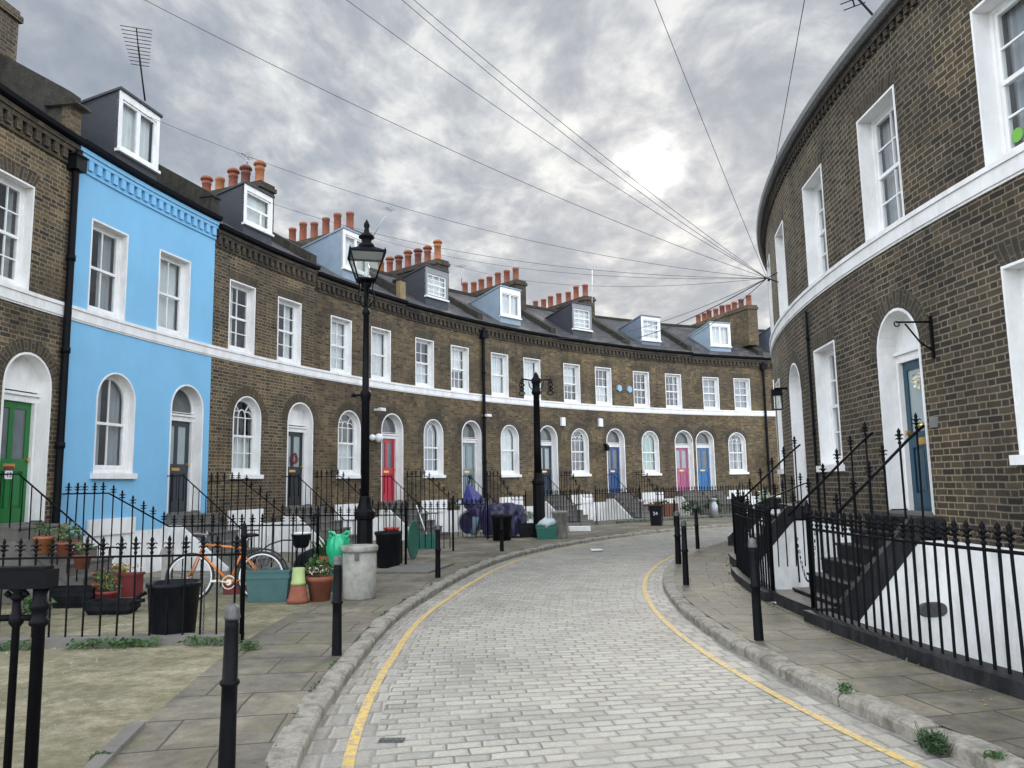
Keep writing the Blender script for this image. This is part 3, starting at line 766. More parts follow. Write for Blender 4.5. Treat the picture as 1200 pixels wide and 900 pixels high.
def party_wall(root, arc, s, zg, zz, ridge=-3.3, hgt=.24, pier=0.0, round_top=False, pm='pier'):
    b = MB(arc); w = .13
    pr = [(-.06, zz(-.06)-.3), (-.06, zz(-.06)+hgt), (ridge, zz(ridge)+hgt), (ridge*2.0, zz(ridge)+hgt-1.9), (ridge*2.0, zz(ridge)-2.4)]
    n = len(pr)
    lo = [b.vert(s-w, d, z) for d, z in pr]; hi = [b.vert(s+w, d, z) for d, z in pr]
    for i in range(n): b.face((lo[i], lo[(i+1) % n], hi[(i+1) % n], hi[i]))
    b.face(lo); b.face(hi[::-1]); b.build('party_wall', 'coping', root)
    if pier:
        b = MB(arc); b.box(s-.135, s+.135, -.20, -.03, zg-.0, zg+pier, 1); p = b.build('parapet_pier', pm, root)
        b = MB(arc)
        if round_top:
            pr = [(.10*math.cos(a)*3.2-.2, .15*math.sin(a)) for a in [PI*i/8 for i in range(9)]]
            lo = [b.vert(s-.20, d, zg+pier+z) for d, z in pr]; hi = [b.vert(s+.20, d, zg+pier+z) for d, z in pr]
            for i in range(9): b.face((lo[i], lo[(i+1) % 9], hi[(i+1) % 9], hi[i]), smooth=True)
            b.face(lo); b.face(hi[::-1])
        else: b.box(s-.165, s+.165, -.34, .01, zg+pier+.002, zg+pier+.05, 1)
        b.build('pier_cap', 'coping', p)
def chimney(root, arc, s, d0, d1, zb, zt, npots, kinds, m='brick_soot', potH=.62, w=.27):
    b = MB(arc); b.box(s-w, s+w, d1, d0, zb, zt-.18, 1)
    b.box(s-w-.05, s+w+.05, d1-.05, d0+.05, zt-.178, zt-.06, 1); b.box(s-w-.01, s+w+.01, d1-.01, d0+.01, zt-.058, zt+.03, 1)
    st = b.build('chimney', m, root)
    for i in range(npots):
        d = d0-.28+(d1-d0+.56)*i/(npots-1); kd = kinds[i % len(kinds)]
        h = potH*R(.88, 1.12); b = MB(); x, y, z = arc(s+R(-.03, .03), d, zt+.02)
        r = .135
        b.lathe([(r*1.12, 0), (r*1.08, .06), (r, .08), (r*.92, h-.09), (r*1.06, h-.08), (r*1.06, h), (r*.8, h), (r*.76, h-.15)], (x, y, z), 14)
        if kd[1] == 'h':      # hooded pot
            b.lathe([(r*.85, h+.0), (r*.85, h+.06), (r*1.38, h+.07), (r*1.30, h+.13), (r*.9, h+.18), (.001, h+.19)], (x, y, z), 14)
            b.lathe([(r*.9, h-.002), (r*.9, h+.03)], (x, y, z), 10)
        b.build('chimney_pot', {'t': 'terracotta', 's': 'pot_soot', 'o': 'pot_orange'}[kd[0]], st)
def dormer(root, arc, s0, s1, d0, z0, z1, zz, slope, cheek='lead', front='white', style='3x2', side_drop=.0, face='white', hip=.015):
    """box dormer: cheeks run back from d0 till the slope is as high as the flat top"""
    b = MB(arc)
    drop = .25; dback = -(z1-.0-drop*d0-zz(0))/(slope+drop)-.0
    dback = (zz(0)-z1+drop*d0)/(slope+drop)
    zbk = z1-drop*(d0-dback)
    def zr(d): return zz(d)
    for s in (s0, s1):
        b.face([b.vert(s, d0, z0-.5), b.vert(s, d0, z1), b.vert(s, dback-.1, zbk), b.vert(s, dback, zbk-.2)])
    k = 4
    for i in range(k):
        x0, x1 = s0+(s1-s0)*i/k, s0+(s1-s0)*(i+1)/k
        b.quad((x0, d0-.005, z0-.5), (x1, d0-.005, z0-.5), (x1, d0-.005, z0+.002), (x0, d0-.005, z0+.002))
    A_ = [(s0-.03, d0+.05, z1), (s1+.03, d0+.05, z1), (s1+.03, d0+.05, z1+.05), (s0-.03, d0+.05, z1+.05)]; B_ = [(s0-.03, dback-.1, zbk), (s1+.03, dback-.1, zbk), (s1+.03, dback-.1, zbk+.05), (s0-.03, dback-.1, zbk+.05)]
    b.strip(A_, B_); b.quad(*A_); b.quad(*B_)
    dm = b.build('dormer', cheek, root)
    # front: casing, sash bars, pane
    fr = MB(arc); W = s1-s0
    cas = .09
    fr.box(s0, s0+cas, d0-.06, d0+.012, z0, z1, 1); fr.box(s1-cas, s1, d0-.06, d0+.012, z0, z1, 1)
    fr.box(s0+cas, s1-cas, d0-.06, d0+.012, z1-.15 if face == 'white' else z1-.22, z1, 1); fr.box(s0+cas, s1-cas, d0-.06, d0+.012, z0, z0+.06, 1)
    fr.build('dormer_front', front, dm)
    wn = MB(arc); a, e = s0+cas, s1-cas; zl, zu = z0+.06, z1-(.15 if face == 'white' else .22); g = d0-.03
    t = .045
    wn.box(a, a+t, g-.03, g+.015, zl, zu, 1); wn.box(e-t, e, g-.03, g+.015, zl, zu, 1); wn.box(a+t, e-t, g-.03, g+.015, zu-t, zu, 1); wn.box(a+t, e-t, g-.03, g+.015, zl, zl+t, 1)
    m_ = (a+e)/2; zm = (zl+zu)/2
    if style == '2x1': wn.box(m_-.05, m_+.05, g-.03, g+.015, zl+t, zu-t, 1)
    elif style == 'cas': wn.box(m_-.04, m_+.04, g-.03, g+.015, zl+t, zu-t, 1); [wn.box(m_+sg*W*.2-.01, m_+sg*W*.2+.01, g-.03, g+.005, zl+t, zu-t, 1) for sg in (-1, 1)]
    elif style == '1x2': wn.box(a+t, e-t, g-.03, g+.015, zm-.03, zm+.03, 1); wn.box(e-W*.3-.02, e-W*.3+.02, g-.03, g+.012, zl+t, zm-.03, 1)
    else:
        wn.box(a+t, e-t, g-.03, g+.015, zm-.022, zm+.022, 1)
        for f_ in (1/3, 2/3): x = a+(e-a)*f_; wn.box(x-.011, x+.011, g-.03, g+.008, zl+t, zu-t, 1)
        for zq in ((zl+zm)/2, (zm+zu)/2): wn.box(a+t, e-t, g-.03, g+.007, zq-.011, zq+.011, 1)
    wn.box(a-.1, e+.1, g-.02, d0+.07, z0-.06, z0-.002, 1)
    wn.build('dormer_window', 'white', dm)
    p = MB(arc); p.quad((a, g-.01, zl), (e, g-.01, zl), (e, g-.01, zu), (a, g-.01, zu)); p.build('pane', 'glass', dm, recalc=False)
    p = MB(arc); curtain_mesh(p, a, e, zl, zu, g-.12, .1, .01); p.build('curtain', 'curtain', dm, recalc=False)
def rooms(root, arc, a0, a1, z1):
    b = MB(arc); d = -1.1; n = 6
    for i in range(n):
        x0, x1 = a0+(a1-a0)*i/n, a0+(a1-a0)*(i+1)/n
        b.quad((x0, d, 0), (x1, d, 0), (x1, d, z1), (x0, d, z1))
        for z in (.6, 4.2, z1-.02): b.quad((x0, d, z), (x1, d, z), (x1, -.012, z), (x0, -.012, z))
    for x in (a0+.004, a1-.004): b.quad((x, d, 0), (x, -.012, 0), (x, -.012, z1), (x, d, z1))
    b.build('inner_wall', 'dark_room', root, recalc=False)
def drainpipe(root, arc, s, z0, z1, r=.05, d=.09, hop=True, m='pipe'):
    b = MB(); pts = [arc(s, d, z0+(z1-z0)*i/12) for i in range(13)]
    if hop: pts += [arc(s, d+.02, z1+.1), arc(s, .16, z1+.25)]
    b.tube(pts, r, 10)
    for z in (z0+.6, z0+2.2, z0+3.8, z0+5.4):
        if z < z1: b.lathe([(r*1.25, 0), (r*1.25, .10)], arc(s, d, z), 10)
    if hop:
        q = MB(arc); q.box(s-.13, s+.13, .01, .20, z1-.12, z1+.12, 1); q.box(s-.15, s+.15, .008, .22, z1+.122, z1+.15, 1); q.build('hopper', m, b.build('drainpipe', m, root))
    else: b.build('drainpipe', m, root)

def string_course(root, arc, a0, a1, z0=4.545, z1=4.765, m='white_old'):
    b = MB(arc); b.box(a0+.001, a1-.001, -.01, .035, z0, z1-.06); b.box(a0+.001, a1-.001, -.01, .055, z1-.058, z1-.001); b.box(a0+.001, a1-.001, -.01, .02, z0-.03, z0-.002)
    b.build('string_course', m, root)
# ------------------------------------------------------------------ outer terrace
def outer_house(label, deg0, deg1, brick, zg, ups, gw, dr, dcol, dorm=None, arch_m='brick_arch', basement=.78, zup=6.39, fan='glass', panes=2, frost='frosted',
                cornice=None, pier=0.0, rnd=False, ph=.24, pm='pier', chim=None, pipe=None, stepm='stone', gstyle='gothic', gcur='half', band='white', flank='white'):
    arc = OUT; a0, a1 = arc.S(deg0), arc.S(deg1)
    mid = arc((a0+a1)/2, 0, 0)
    root = thing('terraced_house', label, 'house', mid, 'outer crescent of terraced houses')
    ops = []
    for c, w, st, cu in ups: ops.append((arc.S(c), w, 4.77, zup, False))
    gc, gwid = gw; gc = arc.S(gc)
    ops.append((gc, gwid, 1.90, 3.25, True))
    dc = arc.S(dr); ops.append((dc, 1.04, 1.10, 3.28, True))
    wall_mesh(arc, a0, a1, -.1, zg-.08, ops).build('wall', brick, root)
    if basement:
        b = MB(arc); segs = [(a0, dc-.53), (dc+.53, a1)]
        for x, y in segs: b.box(x, y, -.0, .010, -.05, basement)
        b.box(dc-.53, dc+.53, 0, .010, -.05, .7)
        b.box(gc-.62, gc+.62, .011, .05, basement-.02, 1.09)
        b.build('basement_wall', 'white_base', root)
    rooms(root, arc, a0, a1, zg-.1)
    string_course(root, arc, a0, a1, m='white')
    bm = 'brick_soot' if cornice is None else cornice
    dentil_cornice(root, arc, a0, a1, zg, bm); gutter(root, arc, a0, a1, zg)
    zz = roof(root, arc, a0, a1, zg)
    for c, w, st, cu in ups:
        make_window(root, arc, arc.S(c), w, 4.77, zup, False, st, cu, sill=False, depth=.15, lift=R(-.02, .02))
        if brick != 'blue_render': voussoirs(root, arc, arc.S(c), w, 0, zup, False, arch_m)
    make_window(root, arc, gc, gwid, 1.90, 3.25, True, gstyle, gcur, depth=.15)
    make_door(root, arc, dc, 1.04, 1.10, 3.28, 'door_'+dcol, fan, panes, frost=frost)
    if brick != 'blue_render':
        voussoirs(root, arc, gc, gwid, 0, 3.25, True, arch_m); voussoirs(root, arc, dc, 1.04, 0, 3.28, True, arch_m)
    steps(root, arc, dc, 1.08, 1.75, stepm, flank)
    if dorm:
        s0, s1, z0, z1, cheek, front, style, face = dorm
        dormer(root, arc, arc.S(s0), arc.S(s1), -.30, z0, z1, zz, .6, cheek, front, style, face=face)
    party_wall(root, arc, a1, zg, zz, pier=pier, round_top=rnd, hgt=ph, pm=pm)
    if chim: chimney(root, arc, a1+chim.get('ds', 0), chim['d0'], chim['d1'], chim.get('zb', 8.0), chim['zt'], chim['n'], chim['k'], chim.get('m', 'brick_soot'), chim.get('ph', .62))
    if pipe: drainpipe(root, arc, arc.S(pipe[0]), .1, zg-.45, pipe[1])
    return root, zz
H0, zz0 = outer_house('dark brick terraced house with a green front door and white fanlight panel', -1.0, 8.16, 'brick_dark', 7.68,
    [(5.45, .98, '3x4', 'sides:curtain_grey'), (2.6, .98, '3x4', 'none')], (2.9, 1.02), 6.65, 'green', None, basement=.8, zup=6.5, fan='panel', panes=2, frost='frosted_dark', pier=.62, rnd=True, ph=.74, pm='brick_ochre',
    pipe=(8.0, .06), gstyle='gothic', flank='stone')
chimney(H0, OUT, OUT.S(1.0), -.9, -3.4, 7.7, 10.55, 4, ['s', 't'], 'brick_dark') if False else None
# stack on the boundary beside the camera-side neighbour
chimney(H0, OUT, OUT.S(8.05), -1.5, -4.6, 7.8, 10.42, 5, ['sx', 'tx'], 'brick_dark')
H1, zz1 = outer_house('sky blue painted terraced house with charcoal front door and white dormer', 8.16, 16.38, 'blue_render', 7.70,
    [(10.1, .99, '2x2', 'other:curtain_grey'), (13.85, .99, '2x2', 'full')], (10.85, 1.04), 14.93, 'charcoal', (10.95, 13.3, 8.24, 9.45, 'lead_dark', 'white', '2x1', 'white'),
    cornice='blue_render', basement=.82, zup=6.47, fan='glass', gstyle='2x2', gcur='split:curtain_grey', pier=.5, ph=.45, pm='coping')
H2, zz2 = outer_house('brown brick terraced house with a black front door beside the sky blue house', 16.38, 24.0, 'brick_purple', 7.55,
    [(18.4, .95, '2x4', 'one'), (21.98, .95, '2x4', 'split')], (18.97, 1.02), 23.0, 'black', (19.05, 21.2, 8.12, 9.12, 'lead_dark', 'white', '1x2', 'white'),
    pier=0, ph=.26, basement=.74, zup=6.44, fan='panel', frost='frosted', chim=dict(d0=-1.75, d1=-4.4, zt=10.28, n=5, k=['oh', 'sh', 'th', 'ox', 'th'], ph=.5), arch_m='brick_arch_red')
H3, zz3 = outer_house('brown brick terraced house with a bright red front door', 24.0, 32.06, 'brick_yellow', 7.42,
    [(26.3, .93, '2x4', 'full'), (29.9, .93, '2x2', 'full')], (27.1, 1.0), 30.98, 'red', (27.1, 29.45, 8.03, 9.22, 'lead_pale', 'white', '2x1', 'white'),
    basement=.66, zup=6.38, pier=.72, ph=.3, frost='frosted_dark', chim=dict(d0=-2.1, d1=-5.5, zt=10.2, n=6, k=['tx'], ph=.72), arch_m='brick_arch_red')
H4, zz4 = outer_house('brown brick terraced house with a pale grey front door behind the covered motorcycle', 32.06, 40.0, 'brick_ochre', 7.38,
    [(34.1, .93, '2x4', 'half'), (37.65, .93, '3x4', 'blind')], (34.95, .98), 38.8, 'grey', (34.9, 37.15, 8.0, 9.02, 'lead_dark', 'grey_paint', '3x4', 'grey'),
    basement=.72, zup=6.37, gcur='full:curtain_grey', frost='frosted', gstyle='fan', chim=dict(d0=-1.95, d1=-5.9, zt=10.12, n=7, k=['oh', 'th', 'sh', 'th', 'sh', 'th', 'ox'], ph=.6),
    pipe=(39.95, .06))
H5, zz5 = outer_house('brown brick terraced house with dark navy door behind the lanternless lamp post', 40.0, 48.0, 'brick_yellow', 7.38,
    [(41.85, .93, '2x2', 'full'), (45.35, .93, '2x2', 'full:curtain')], (42.8, .98), 46.95, 'navy', (42.65, 44.85, 7.95, 9.06, 'lead_pale', 'white', 'cas', 'grey'),
    basement=.72, zup=6.37, gstyle='2x2', gcur='full', chim=dict(d0=-1.95, d1=-6.0, zt=10.1, n=7, k=['tx'], ph=.66))
H6, zz6 = outer_house('brown brick terraced house with a royal blue front door under a white alarm box', 48.0, 56.35, 'brick_ochre', 7.36,
    [(49.75, .93, '3x4', 'blind'), (53.3, .93, '3x4', 'half')], (50.45, .98), 54.45, 'royal', (50.6, 52.75, 7.95, 9.03, 'lead_dark', 'grey_paint', '3x4', 'grey'),
    basement=.76, zup=6.36, gstyle='gothic', gcur='none', frost='frosted_dark', chim=dict(d0=-2.55, d1=-7.2, zt=10.15, n=7, k=['tx'], ph=.64))
H7, zz7 = outer_house('brown brick terraced house with a pink front door', 56.35, 63.4, 'brick_yellow', 7.34,
    [(57.6, .92, '3x4', 'none'), (61.25, .92, '3x4', 'sides:curtain_grey')], (58.35, .98), 62.15, 'pink', (58.4, 60.55, 7.85, 8.93, 'lead', 'white', '3x4', 'white'),
    basement=.8, zup=6.33, gstyle='fan', gcur='full:curtain_green', frost='frosted')
H8, zz8 = outer_house('brown brick terraced house with a bright blue front door close beside the pink one', 63.4, 71.4, 'brick_ochre', 7.30,
    [(65.5, .92, '2x4', 'full:curtain_grey'), (69.0, .92, '2x4', 'full:curtain_grey')], (68.1, .98), 64.5, 'sky', (66.2, 68.5, 7.85, 8.95, 'lead_pale', 'white', 'cas', 'white'),
    basement=.8, zup=6.28, gstyle='gothic', gcur='split:curtain_grey', frost='frosted_dark', chim=dict(d0=-.35, d1=-5.4, zt=9.95, n=9, k=['tx', 'sx', 'tx', 'tx', 'sx'], ph=.5, m='brick_ochre', ds=-.1), pipe=(71.35, .055))
H9, zz9 = outer_house('brick terraced house at the far end, mostly hidden by the curved houses opposite', 71.4, 79.4, 'brick_yellow', 7.28,
    [(73.4, .92, '2x4', 'full'), (76.9, .92, '2x4', 'full')], (73.9, .98), 77.6, 'black', (73.2, 75.6, 7.85, 8.95, 'lead', 'white', '3x4', 'white'), basement=.8, zup=6.28)
# number plate on the green door
def text(s, size, m, parent, loc, rot, name='house_number', ext=.002):
    cu = bpy.data.curves.new(name, 'FONT'); cu.body = s; cu.size = size; cu.align_x = 'CENTER'; cu.align_y = 'CENTER'; cu.extrude = ext
    cu.materials.append(MT[m]); tmp = bpy.data.objects.new(name, cu); C.objects.link(tmp)
    dg = bpy.context.evaluated_depsgraph_get(); me = bpy.data.meshes.new_from_object(tmp.evaluated_get(dg)); bpy.data.objects.remove(tmp)
    o = bpy.data.objects.new(name, me); C.objects.link(o)
    o.parent = parent
    off = Vector((0, 0, 0)); r = parent
    while r is not None: off += r.location; r = r.parent
    o.location = Vector(loc)-off; o.rotation_euler = rot; return o
gd = [c for c in H0.children if c.name.startswith('door')][0]
dcs = OUT.S(6.65)
b = MB(OUT); b.box(dcs-.075, dcs+.075, -.238, -.226, 1.80, 1.93, 1); b.build('number_plate', 'white_plastic', gd)
b = MB(OUT); b.box(dcs-.09, dcs+.09, -.238, -.22, 1.945, 2.0, 1); b.build('letter_flap', 'copper', gd)
ta = dcs/OUT.r
# outward normal of the outer facade points to the crescent centre
def facing(arc, s):
    t = s/arc.r; n = Vector((math.cos(t), -math.sin(t), 0))*(1 if arc.sg > 0 else -1)
    return math.atan2(n.y, n.x)+PI/2
text('13', .11, 'iron', gd, OUT(dcs, -.222, 1.862), (PI/2, 0, facing(OUT, dcs)))
# a wreath on the black door
bd = [c for c in H2.children if c.name.startswith('door')][0]; wc = OUT.S(23.0)
b = MB(OUT)
for k in range(2):
    pass
for i in range(90):
    a = R(0, 2*PI); r = .12+R(-.035, .035)
    p = (wc+r*math.cos(a), -.20+R(-.02, .03), 2.33+r*math.sin(a)); q = R(.02, .04); t = R(0, PI)
    b.quad((p[0]-q*math.cos(t), p[1], p[2]-q*math.sin(t)), (p[0]+q*.4*math.sin(t), p[1]+.02, p[2]-q*.4*math.cos(t)), (p[0]+q*math.cos(t), p[1], p[2]+q*math.sin(t)), (p[0]-q*.4*math.sin(t), p[1]-.01, p[2]+q*.4*math.cos(t)))
b.build('wreath', 'copper', bd, recalc=False)

# ------------------------------------------------------------------ inner (convex) terrace
def inner_house(label, a0, a1, ups, gws, drs, pipe=None, dcol='teal', seen_steps=True):
    arc = INN; zg = 7.45; mid = arc((a0+a1)/2, 0, 0)
    root = thing('terraced_house', label, 'house', mid, 'inner crescent of terraced houses')
    ops = [(c, w, 4.77, 6.53, False) for c, w, st, cu in ups]+[(c, w, 1.78, 3.69, False) for c, w, st, cu in gws]+[(c, 1.06, 1.14, 3.19, True) for c, dc, pn in drs]
    wall_mesh(arc, a0, a1, -2.35, zg-.08, ops).build('wall', 'brick_inner', root)
    b = MB(arc); xs = sorted([c for c, dc, pn in drs]); p = a0
    for c in xs: b.box(p, c-.54, 0, .010, -2.35, .86); p = c+.54
    b.box(p, a1, 0, .010, -2.35, .86)
    for c in xs: b.box(c-.54, c+.54, 0, .010, -2.35, .8)
    b.build('basement_wall', 'white_base', root)
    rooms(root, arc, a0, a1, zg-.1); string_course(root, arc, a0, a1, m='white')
    dentil_cornice(root, arc, a0, a1, zg, 'brick_soot', .5); gutter(root, arc, a0, a1, zg, 'grey_paint'); zz = roof(root, arc, a0, a1, zg)
    for c, w, st, cu in ups: make_window(root, arc, c, w, 4.77, 6.53, False, st, cu, sill=False, depth=.20); voussoirs(root, arc, c, w, 0, 6.53, False, 'brick_arch')
    for c, w, st, cu in gws: make_window(root, arc, c, w, 1.78, 3.69, False, st, cu, depth=.20); voussoirs(root, arc, c, w, 0, 3.69, False, 'brick_arch', .25)
    for c, dc, pn in drs:
        make_door(root, arc, c, 1.06, 1.14, 3.19, 'door_'+dc, 'panel', pn, depth=.26, frost='frosted', leafw=.84)
        voussoirs(root, arc, c, 1.06, 0, 3.19, True, 'brick_arch', .235)
        steps(root, arc, c, 1.12, 1.28, 'stone_black', 'white', w=1.22, landing=.30, flank_black=True)
    if pipe: drainpipe(root, arc, pipe, .1, 4.4, .022, d=.04, hop=False, m='pipe')
    return root
IA = inner_house('grey brown brick house beside the camera with square window over curved white string course', -6.7, -1.86,
    [(-3.02, 1.02, '2x4', 'full:curtain_grey'), (-5.4, 1.02, '2x4', 'none')], [(-3.1, 1.04, '2x4', 'full')], [(-5.6, 'black', 2)])
IB = inner_house('grey brown brick house with a dark teal front door at the top of black steps', -1.86, 2.66,
    [(-.48, 1.04, '2x4', 'other:curtain_grey'), (1.96, 1.04, '2x4', 'split')], [(1.95, 1.05, '2x4', 'split')], [(-.56, 'teal', 1)], pipe=2.64)
IC = inner_house('grey brown brick house past the teal door, curving away out of sight', 2.66, 8.0,
    [(4.62, 1.02, '2x4', 'full'), (6.9, 1.02, '2x4', 'none')], [(6.45, 1.05, '2x4', 'full')], [(4.0, 'white', 2)])
ID = inner_house('grey brown brick house at the vanishing edge of the inner curve', 8.0, 12.6,
    [(9.4, 1.02, '2x4', 'full'), (11.6, 1.02, '2x4', 'none')], [(11.4, 1.05, '2x4', 'full')], [(9.3, 'black', 2)])
# brass on the teal door, oval vent in the flank, green discs in two panes
td = [c for c in IB.children if c.name.startswith('door')][0]
b = MB(INN); b.box(-.74, -.38, -.262, -.246, 1.99, 2.075, 1); b.build('letter_plate', 'brass', td)
b = MB(); b.lathe([(.03, 0), (.05, .02), (.05, .05), (.02, .07)], INN(-.56, -.235, 2.19), 12); b.build('door_knocker', 'brass', td)
b = MB(INN)
for i in range(40):
    a = R(0, 2*PI); r = R(.0, .06); s, z = -.56+r*math.cos(a), 2.80+1.5*r*math.sin(a); q = R(.02, .045); t = R(0, PI); d = -.235+R(0, .05)
    b.quad((s-q*math.cos(t), d, z-q*math.sin(t)), (s+q*.4, d+.02, z-.01), (s+q*math.cos(t), d, z+q*math.sin(t)), (s-q*.4, d-.01, z+.01))
b.build('dried_wreath', 'flower_white', td, recalc=False)
def disc(root, arc, s, z, d, r, m, name='sticker'):
    b = MB(arc); b.prism([(s+r*math.cos(2*PI*i/24), z+r*math.sin(2*PI*i/24)) for i in range(24)], d, d+.004, axis=1)
    return b.build(name, m, root)
wA = [c for c in IA.children if c.name.startswith('window')][0]
def on_inner(px, py, d):
    r_ = ray(px, py); R_ = INN.r+d; dx, dy = r_.x, r_.y; a_ = dx*dx+dy*dy; b_ = -2*(dx*INN.cx+dy*INN.cy); c_ = INN.cx**2+INN.cy**2-R_*R_
    t = (-b_-math.sqrt(b_*b_-4*a_*c_))/(2*a_); x, y = dx*t, dy*t
    return math.atan2(y-INN.cy, INN.cx-x)*INN.r-INN.off, EYE+r_.z*t
s_, z_ = on_inner(1191, 158, -.2); disc(wA, INN, s_, z_, -.214, .075, 'sticker_green')
wC = [c for c in IB.children if c.name.startswith('window')][1]
b = MB(INN); b.quad((1.65, -.217, 4.93), (2.0, -.217, 4.93), (2.0, -.217, 5.18), (1.65, -.217, 5.18)); b.build('sticker', 'sticker_green', wC, recalc=False)
MT['vent'] = plain('grey vent paint', (.05, .05, .052), .6, .3, 20, .2)
b = MB(INN)
fs = -.56-.61-.10
b.map = lambda x, d, z: INN(fs-.012+x, d, z)
pts = [(.17*math.copysign(abs(math.cos(a))**.7, math.cos(a)), .085*math.copysign(abs(math.sin(a))**.8, math.sin(a))) for a in [2*PI*i/24 for i in range(24)]]
lo = [b.vert(.010, .23+x, .10+z) for x, z in pts]; hi = [b.vert(-.02, .23+x*.9, .10+z*.85) for x, z in pts]
for i in range(24): b.face((lo[i], lo[(i+1) % 24], hi[(i+1) % 24], hi[i]))
b.face(hi); b.build('vent_cover', MT['vent'], IB)
# ------------------------------------------------------------------ railings
BARS = {}
FIN = [(.011, 0), (.019, .012), (.019, .026), (.011, .034), (.011, .05), (.026, .066), (.013, .078), (.016, .088), (.030, .108), (.016, .120), (.013, .13), (.020, .15), (.012, .172), (.001, .195)]
def bar_mesh(h, fin, r=.011):
    k = (round(h, 2), fin, r)
    if k not in BARS:
        b = MB(); h = k[0]
        if fin:
            b.lathe([(r, 0), (r, h-.16)], n=6, cap=False); b.lathe([(q*(r/.011), z+h-.16) for q, z in FIN], n=6)
            for a in range(4):      # little leaf scrolls on the spear
                ca, sa = math.cos(a*PI/2), math.sin(a*PI/2)
                for zz_, rr in ((h-.095, .046), (h-.05, .052)):
                    b.tube([(.010*ca, .010*sa, zz_-.012), (rr*.7*ca, rr*.7*sa, zz_+.008), (rr*ca, rr*sa, zz_-.006)], .0065, 4)
        else: b.lathe([(r, 0), (r, h)], n=6)
        o = b.build('railing_bar', 'iron', None); BARS[k] = o.data; bpy.data.objects.remove(o)
    return BARS[k]
def railing(label, path, spacing=.17, fin=True, group='black spearhead railings', plinth=None, posts=(), low=None, r=.011, over=.16, name='iron_railing', hand=.013):
    """path: list of (x, y, z_foot, z_rail)"""
    P = [Vector(p) for p in path]
    root = thing(name, label, 'railing', (P[0].x, P[0].y, 0), group)
    b = MB(); b.tube([(p.x, p.y, p[3]) for p in P], hand, 6); b.build('top_rail', 'iron', root)
    if low is not None: b = MB(); b.tube([(p.x, p.y, p.z+low) for p in P], .012, 6); b.build('bottom_rail', 'iron', root)
    for p, q in zip(P, P[1:]):
        ln = math.hypot(q.x-p.x, q.y-p.y); n = max(1, round(ln/spacing))
        for i in range(n):
            f = (i+.5)/n; v = p.lerp(q, f); h = v[3]-v.z+(over if fin else 0)
            o = bpy.data.objects.new('railing_bar', bar_mesh(h, fin, r)); C.objects.link(o); o.parent = root
            o.location = (v.x-P[0].x+R(-.004, .004), v.y-P[0].y+R(-.004, .004), v.z); o.rotation_euler = (R(-.012, .012), R(-.012, .012), R(0, 1))
    for (x, y, z0, z1, pr) in posts:
        b = MB(); b.lathe([(pr, z0), (pr, z1-.1), (pr*1.5, z1-.08), (pr*1.5, z1-.05), (pr*.8, z1-.03), (pr*1.15, z1+.02), (pr*.3, z1+.08), (.001, z1+.09)], (x, y, 0), 10); b.build('post', 'iron', root)
    if plinth:
        b = MB(); w, h, m_ = plinth
        for p, q in zip(P, P[1:]):
            t = Vector((q.x-p.x, q.y-p.y, 0)).normalized()*1.0; n_ = Vector((-t.y, t.x, 0))*w/2
            c = [(p.x+n_.x, p.y+n_.y), (q.x+n_.x, q.y+n_.y), (q.x-n_.x, q.y-n_.y), (p.x-n_.x, p.y-n_.y)]
            b.prism(c, -.05, h)
        b.build('plinth', m_, root)
    return root
def dpt(deg, rr):    # point on outer radial plane at radius rr from the facade centre
    a = math.radians(deg); return (OUT.cx-rr*math.cos(a), OUT.cy+rr*math.sin(a))
RW = OUT.r
def divider(label, deg, rend, zr=1.0, hi=1.62, bottom=.05, sp=.17, post=True, plinth=None, dr=(0.9, 2.0), **k):
    pts = []
    for d, z in ((.06, hi), (dr[0], hi), (dr[1], zr), (RW-rend, zr)):
        x, y = dpt(deg, RW-d); pts.append((x, y, bottom, z))
    x, y = pts[-1][0], pts[-1][1]
    return railing(label, pts, sp, posts=[(x, y, 0, zr+.22, .024)] if post else (), plinth=plinth, **k)
# front return railing nearest the camera
x, y = dpt(-.95, 24.13)
railing('long spearhead railing across the sandy yard in front of the big black bin', [(x, y, .06, .90), (*dpt(-.85, RW-.1), .06, .90)], .178, posts=[(x, y, 0, 1.16, .026)], plinth=(.2, .085, 'stone'), over=.18)
divider('spearhead railing stepping up between the green door house and the sky blue house', 8.3, 24.6, 1.0, 1.55)
divider('spearhead railing between sky blue house and the black door house, behind the orange bicycle', 16.3, 24.4, 1.0, 1.75)
divider('spearhead railing between the black door house and the red door house', 24.05, 24.9, 1.0, 1.85)
divider('spearhead railing between the red door house and the pale grey door house', 32.1, 26.0, 1.0, 1.85)
divider('spearhead railing rising to the wall between the grey door and the navy door', 40.05, 27.25, 1.02, 1.85, dr=(.7, 1.3))
divider('spearhead railing rising to the wall between the navy door and the royal blue door', 48.05, 27.3, 1.02, 1.85, dr=(.7, 1.3), post=False)
divider('spearhead railing rising to the wall between the royal blue door and the pink door', 56.4, 27.3, 1.02, 1.85, dr=(.7, 1.3), post=False)
def front_run(label, d0, d1, rr=27.3, **k):
    n = max(2, int((d1-d0)/2)); pts = [(*dpt(d0+(d1-d0)*i/n, rr), .13, 1.14) for i in range(n+1)]
    e0, e1 = pts[0], pts[-1]
    return railing(label, pts, .15, plinth=(.22, .13, 'stone'), posts=[(e0[0], e0[1], .1, 1.36, .022), (e1[0], e1[1], .1, 1.36, .022)], over=.17, **k)
front_run('front spearhead railing behind the covered motorcycle and the lanternless lamp post', 41.2, 46.2)
front_run('front spearhead railing between the steps of the navy and the royal blue doors', 48.2, 53.4)
front_run('front spearhead railing running from royal blue door steps past the pink door', 55.4, 65.1)
front_run('front spearhead railing before the bright blue door and its shrubs', 65.4, 71.2)
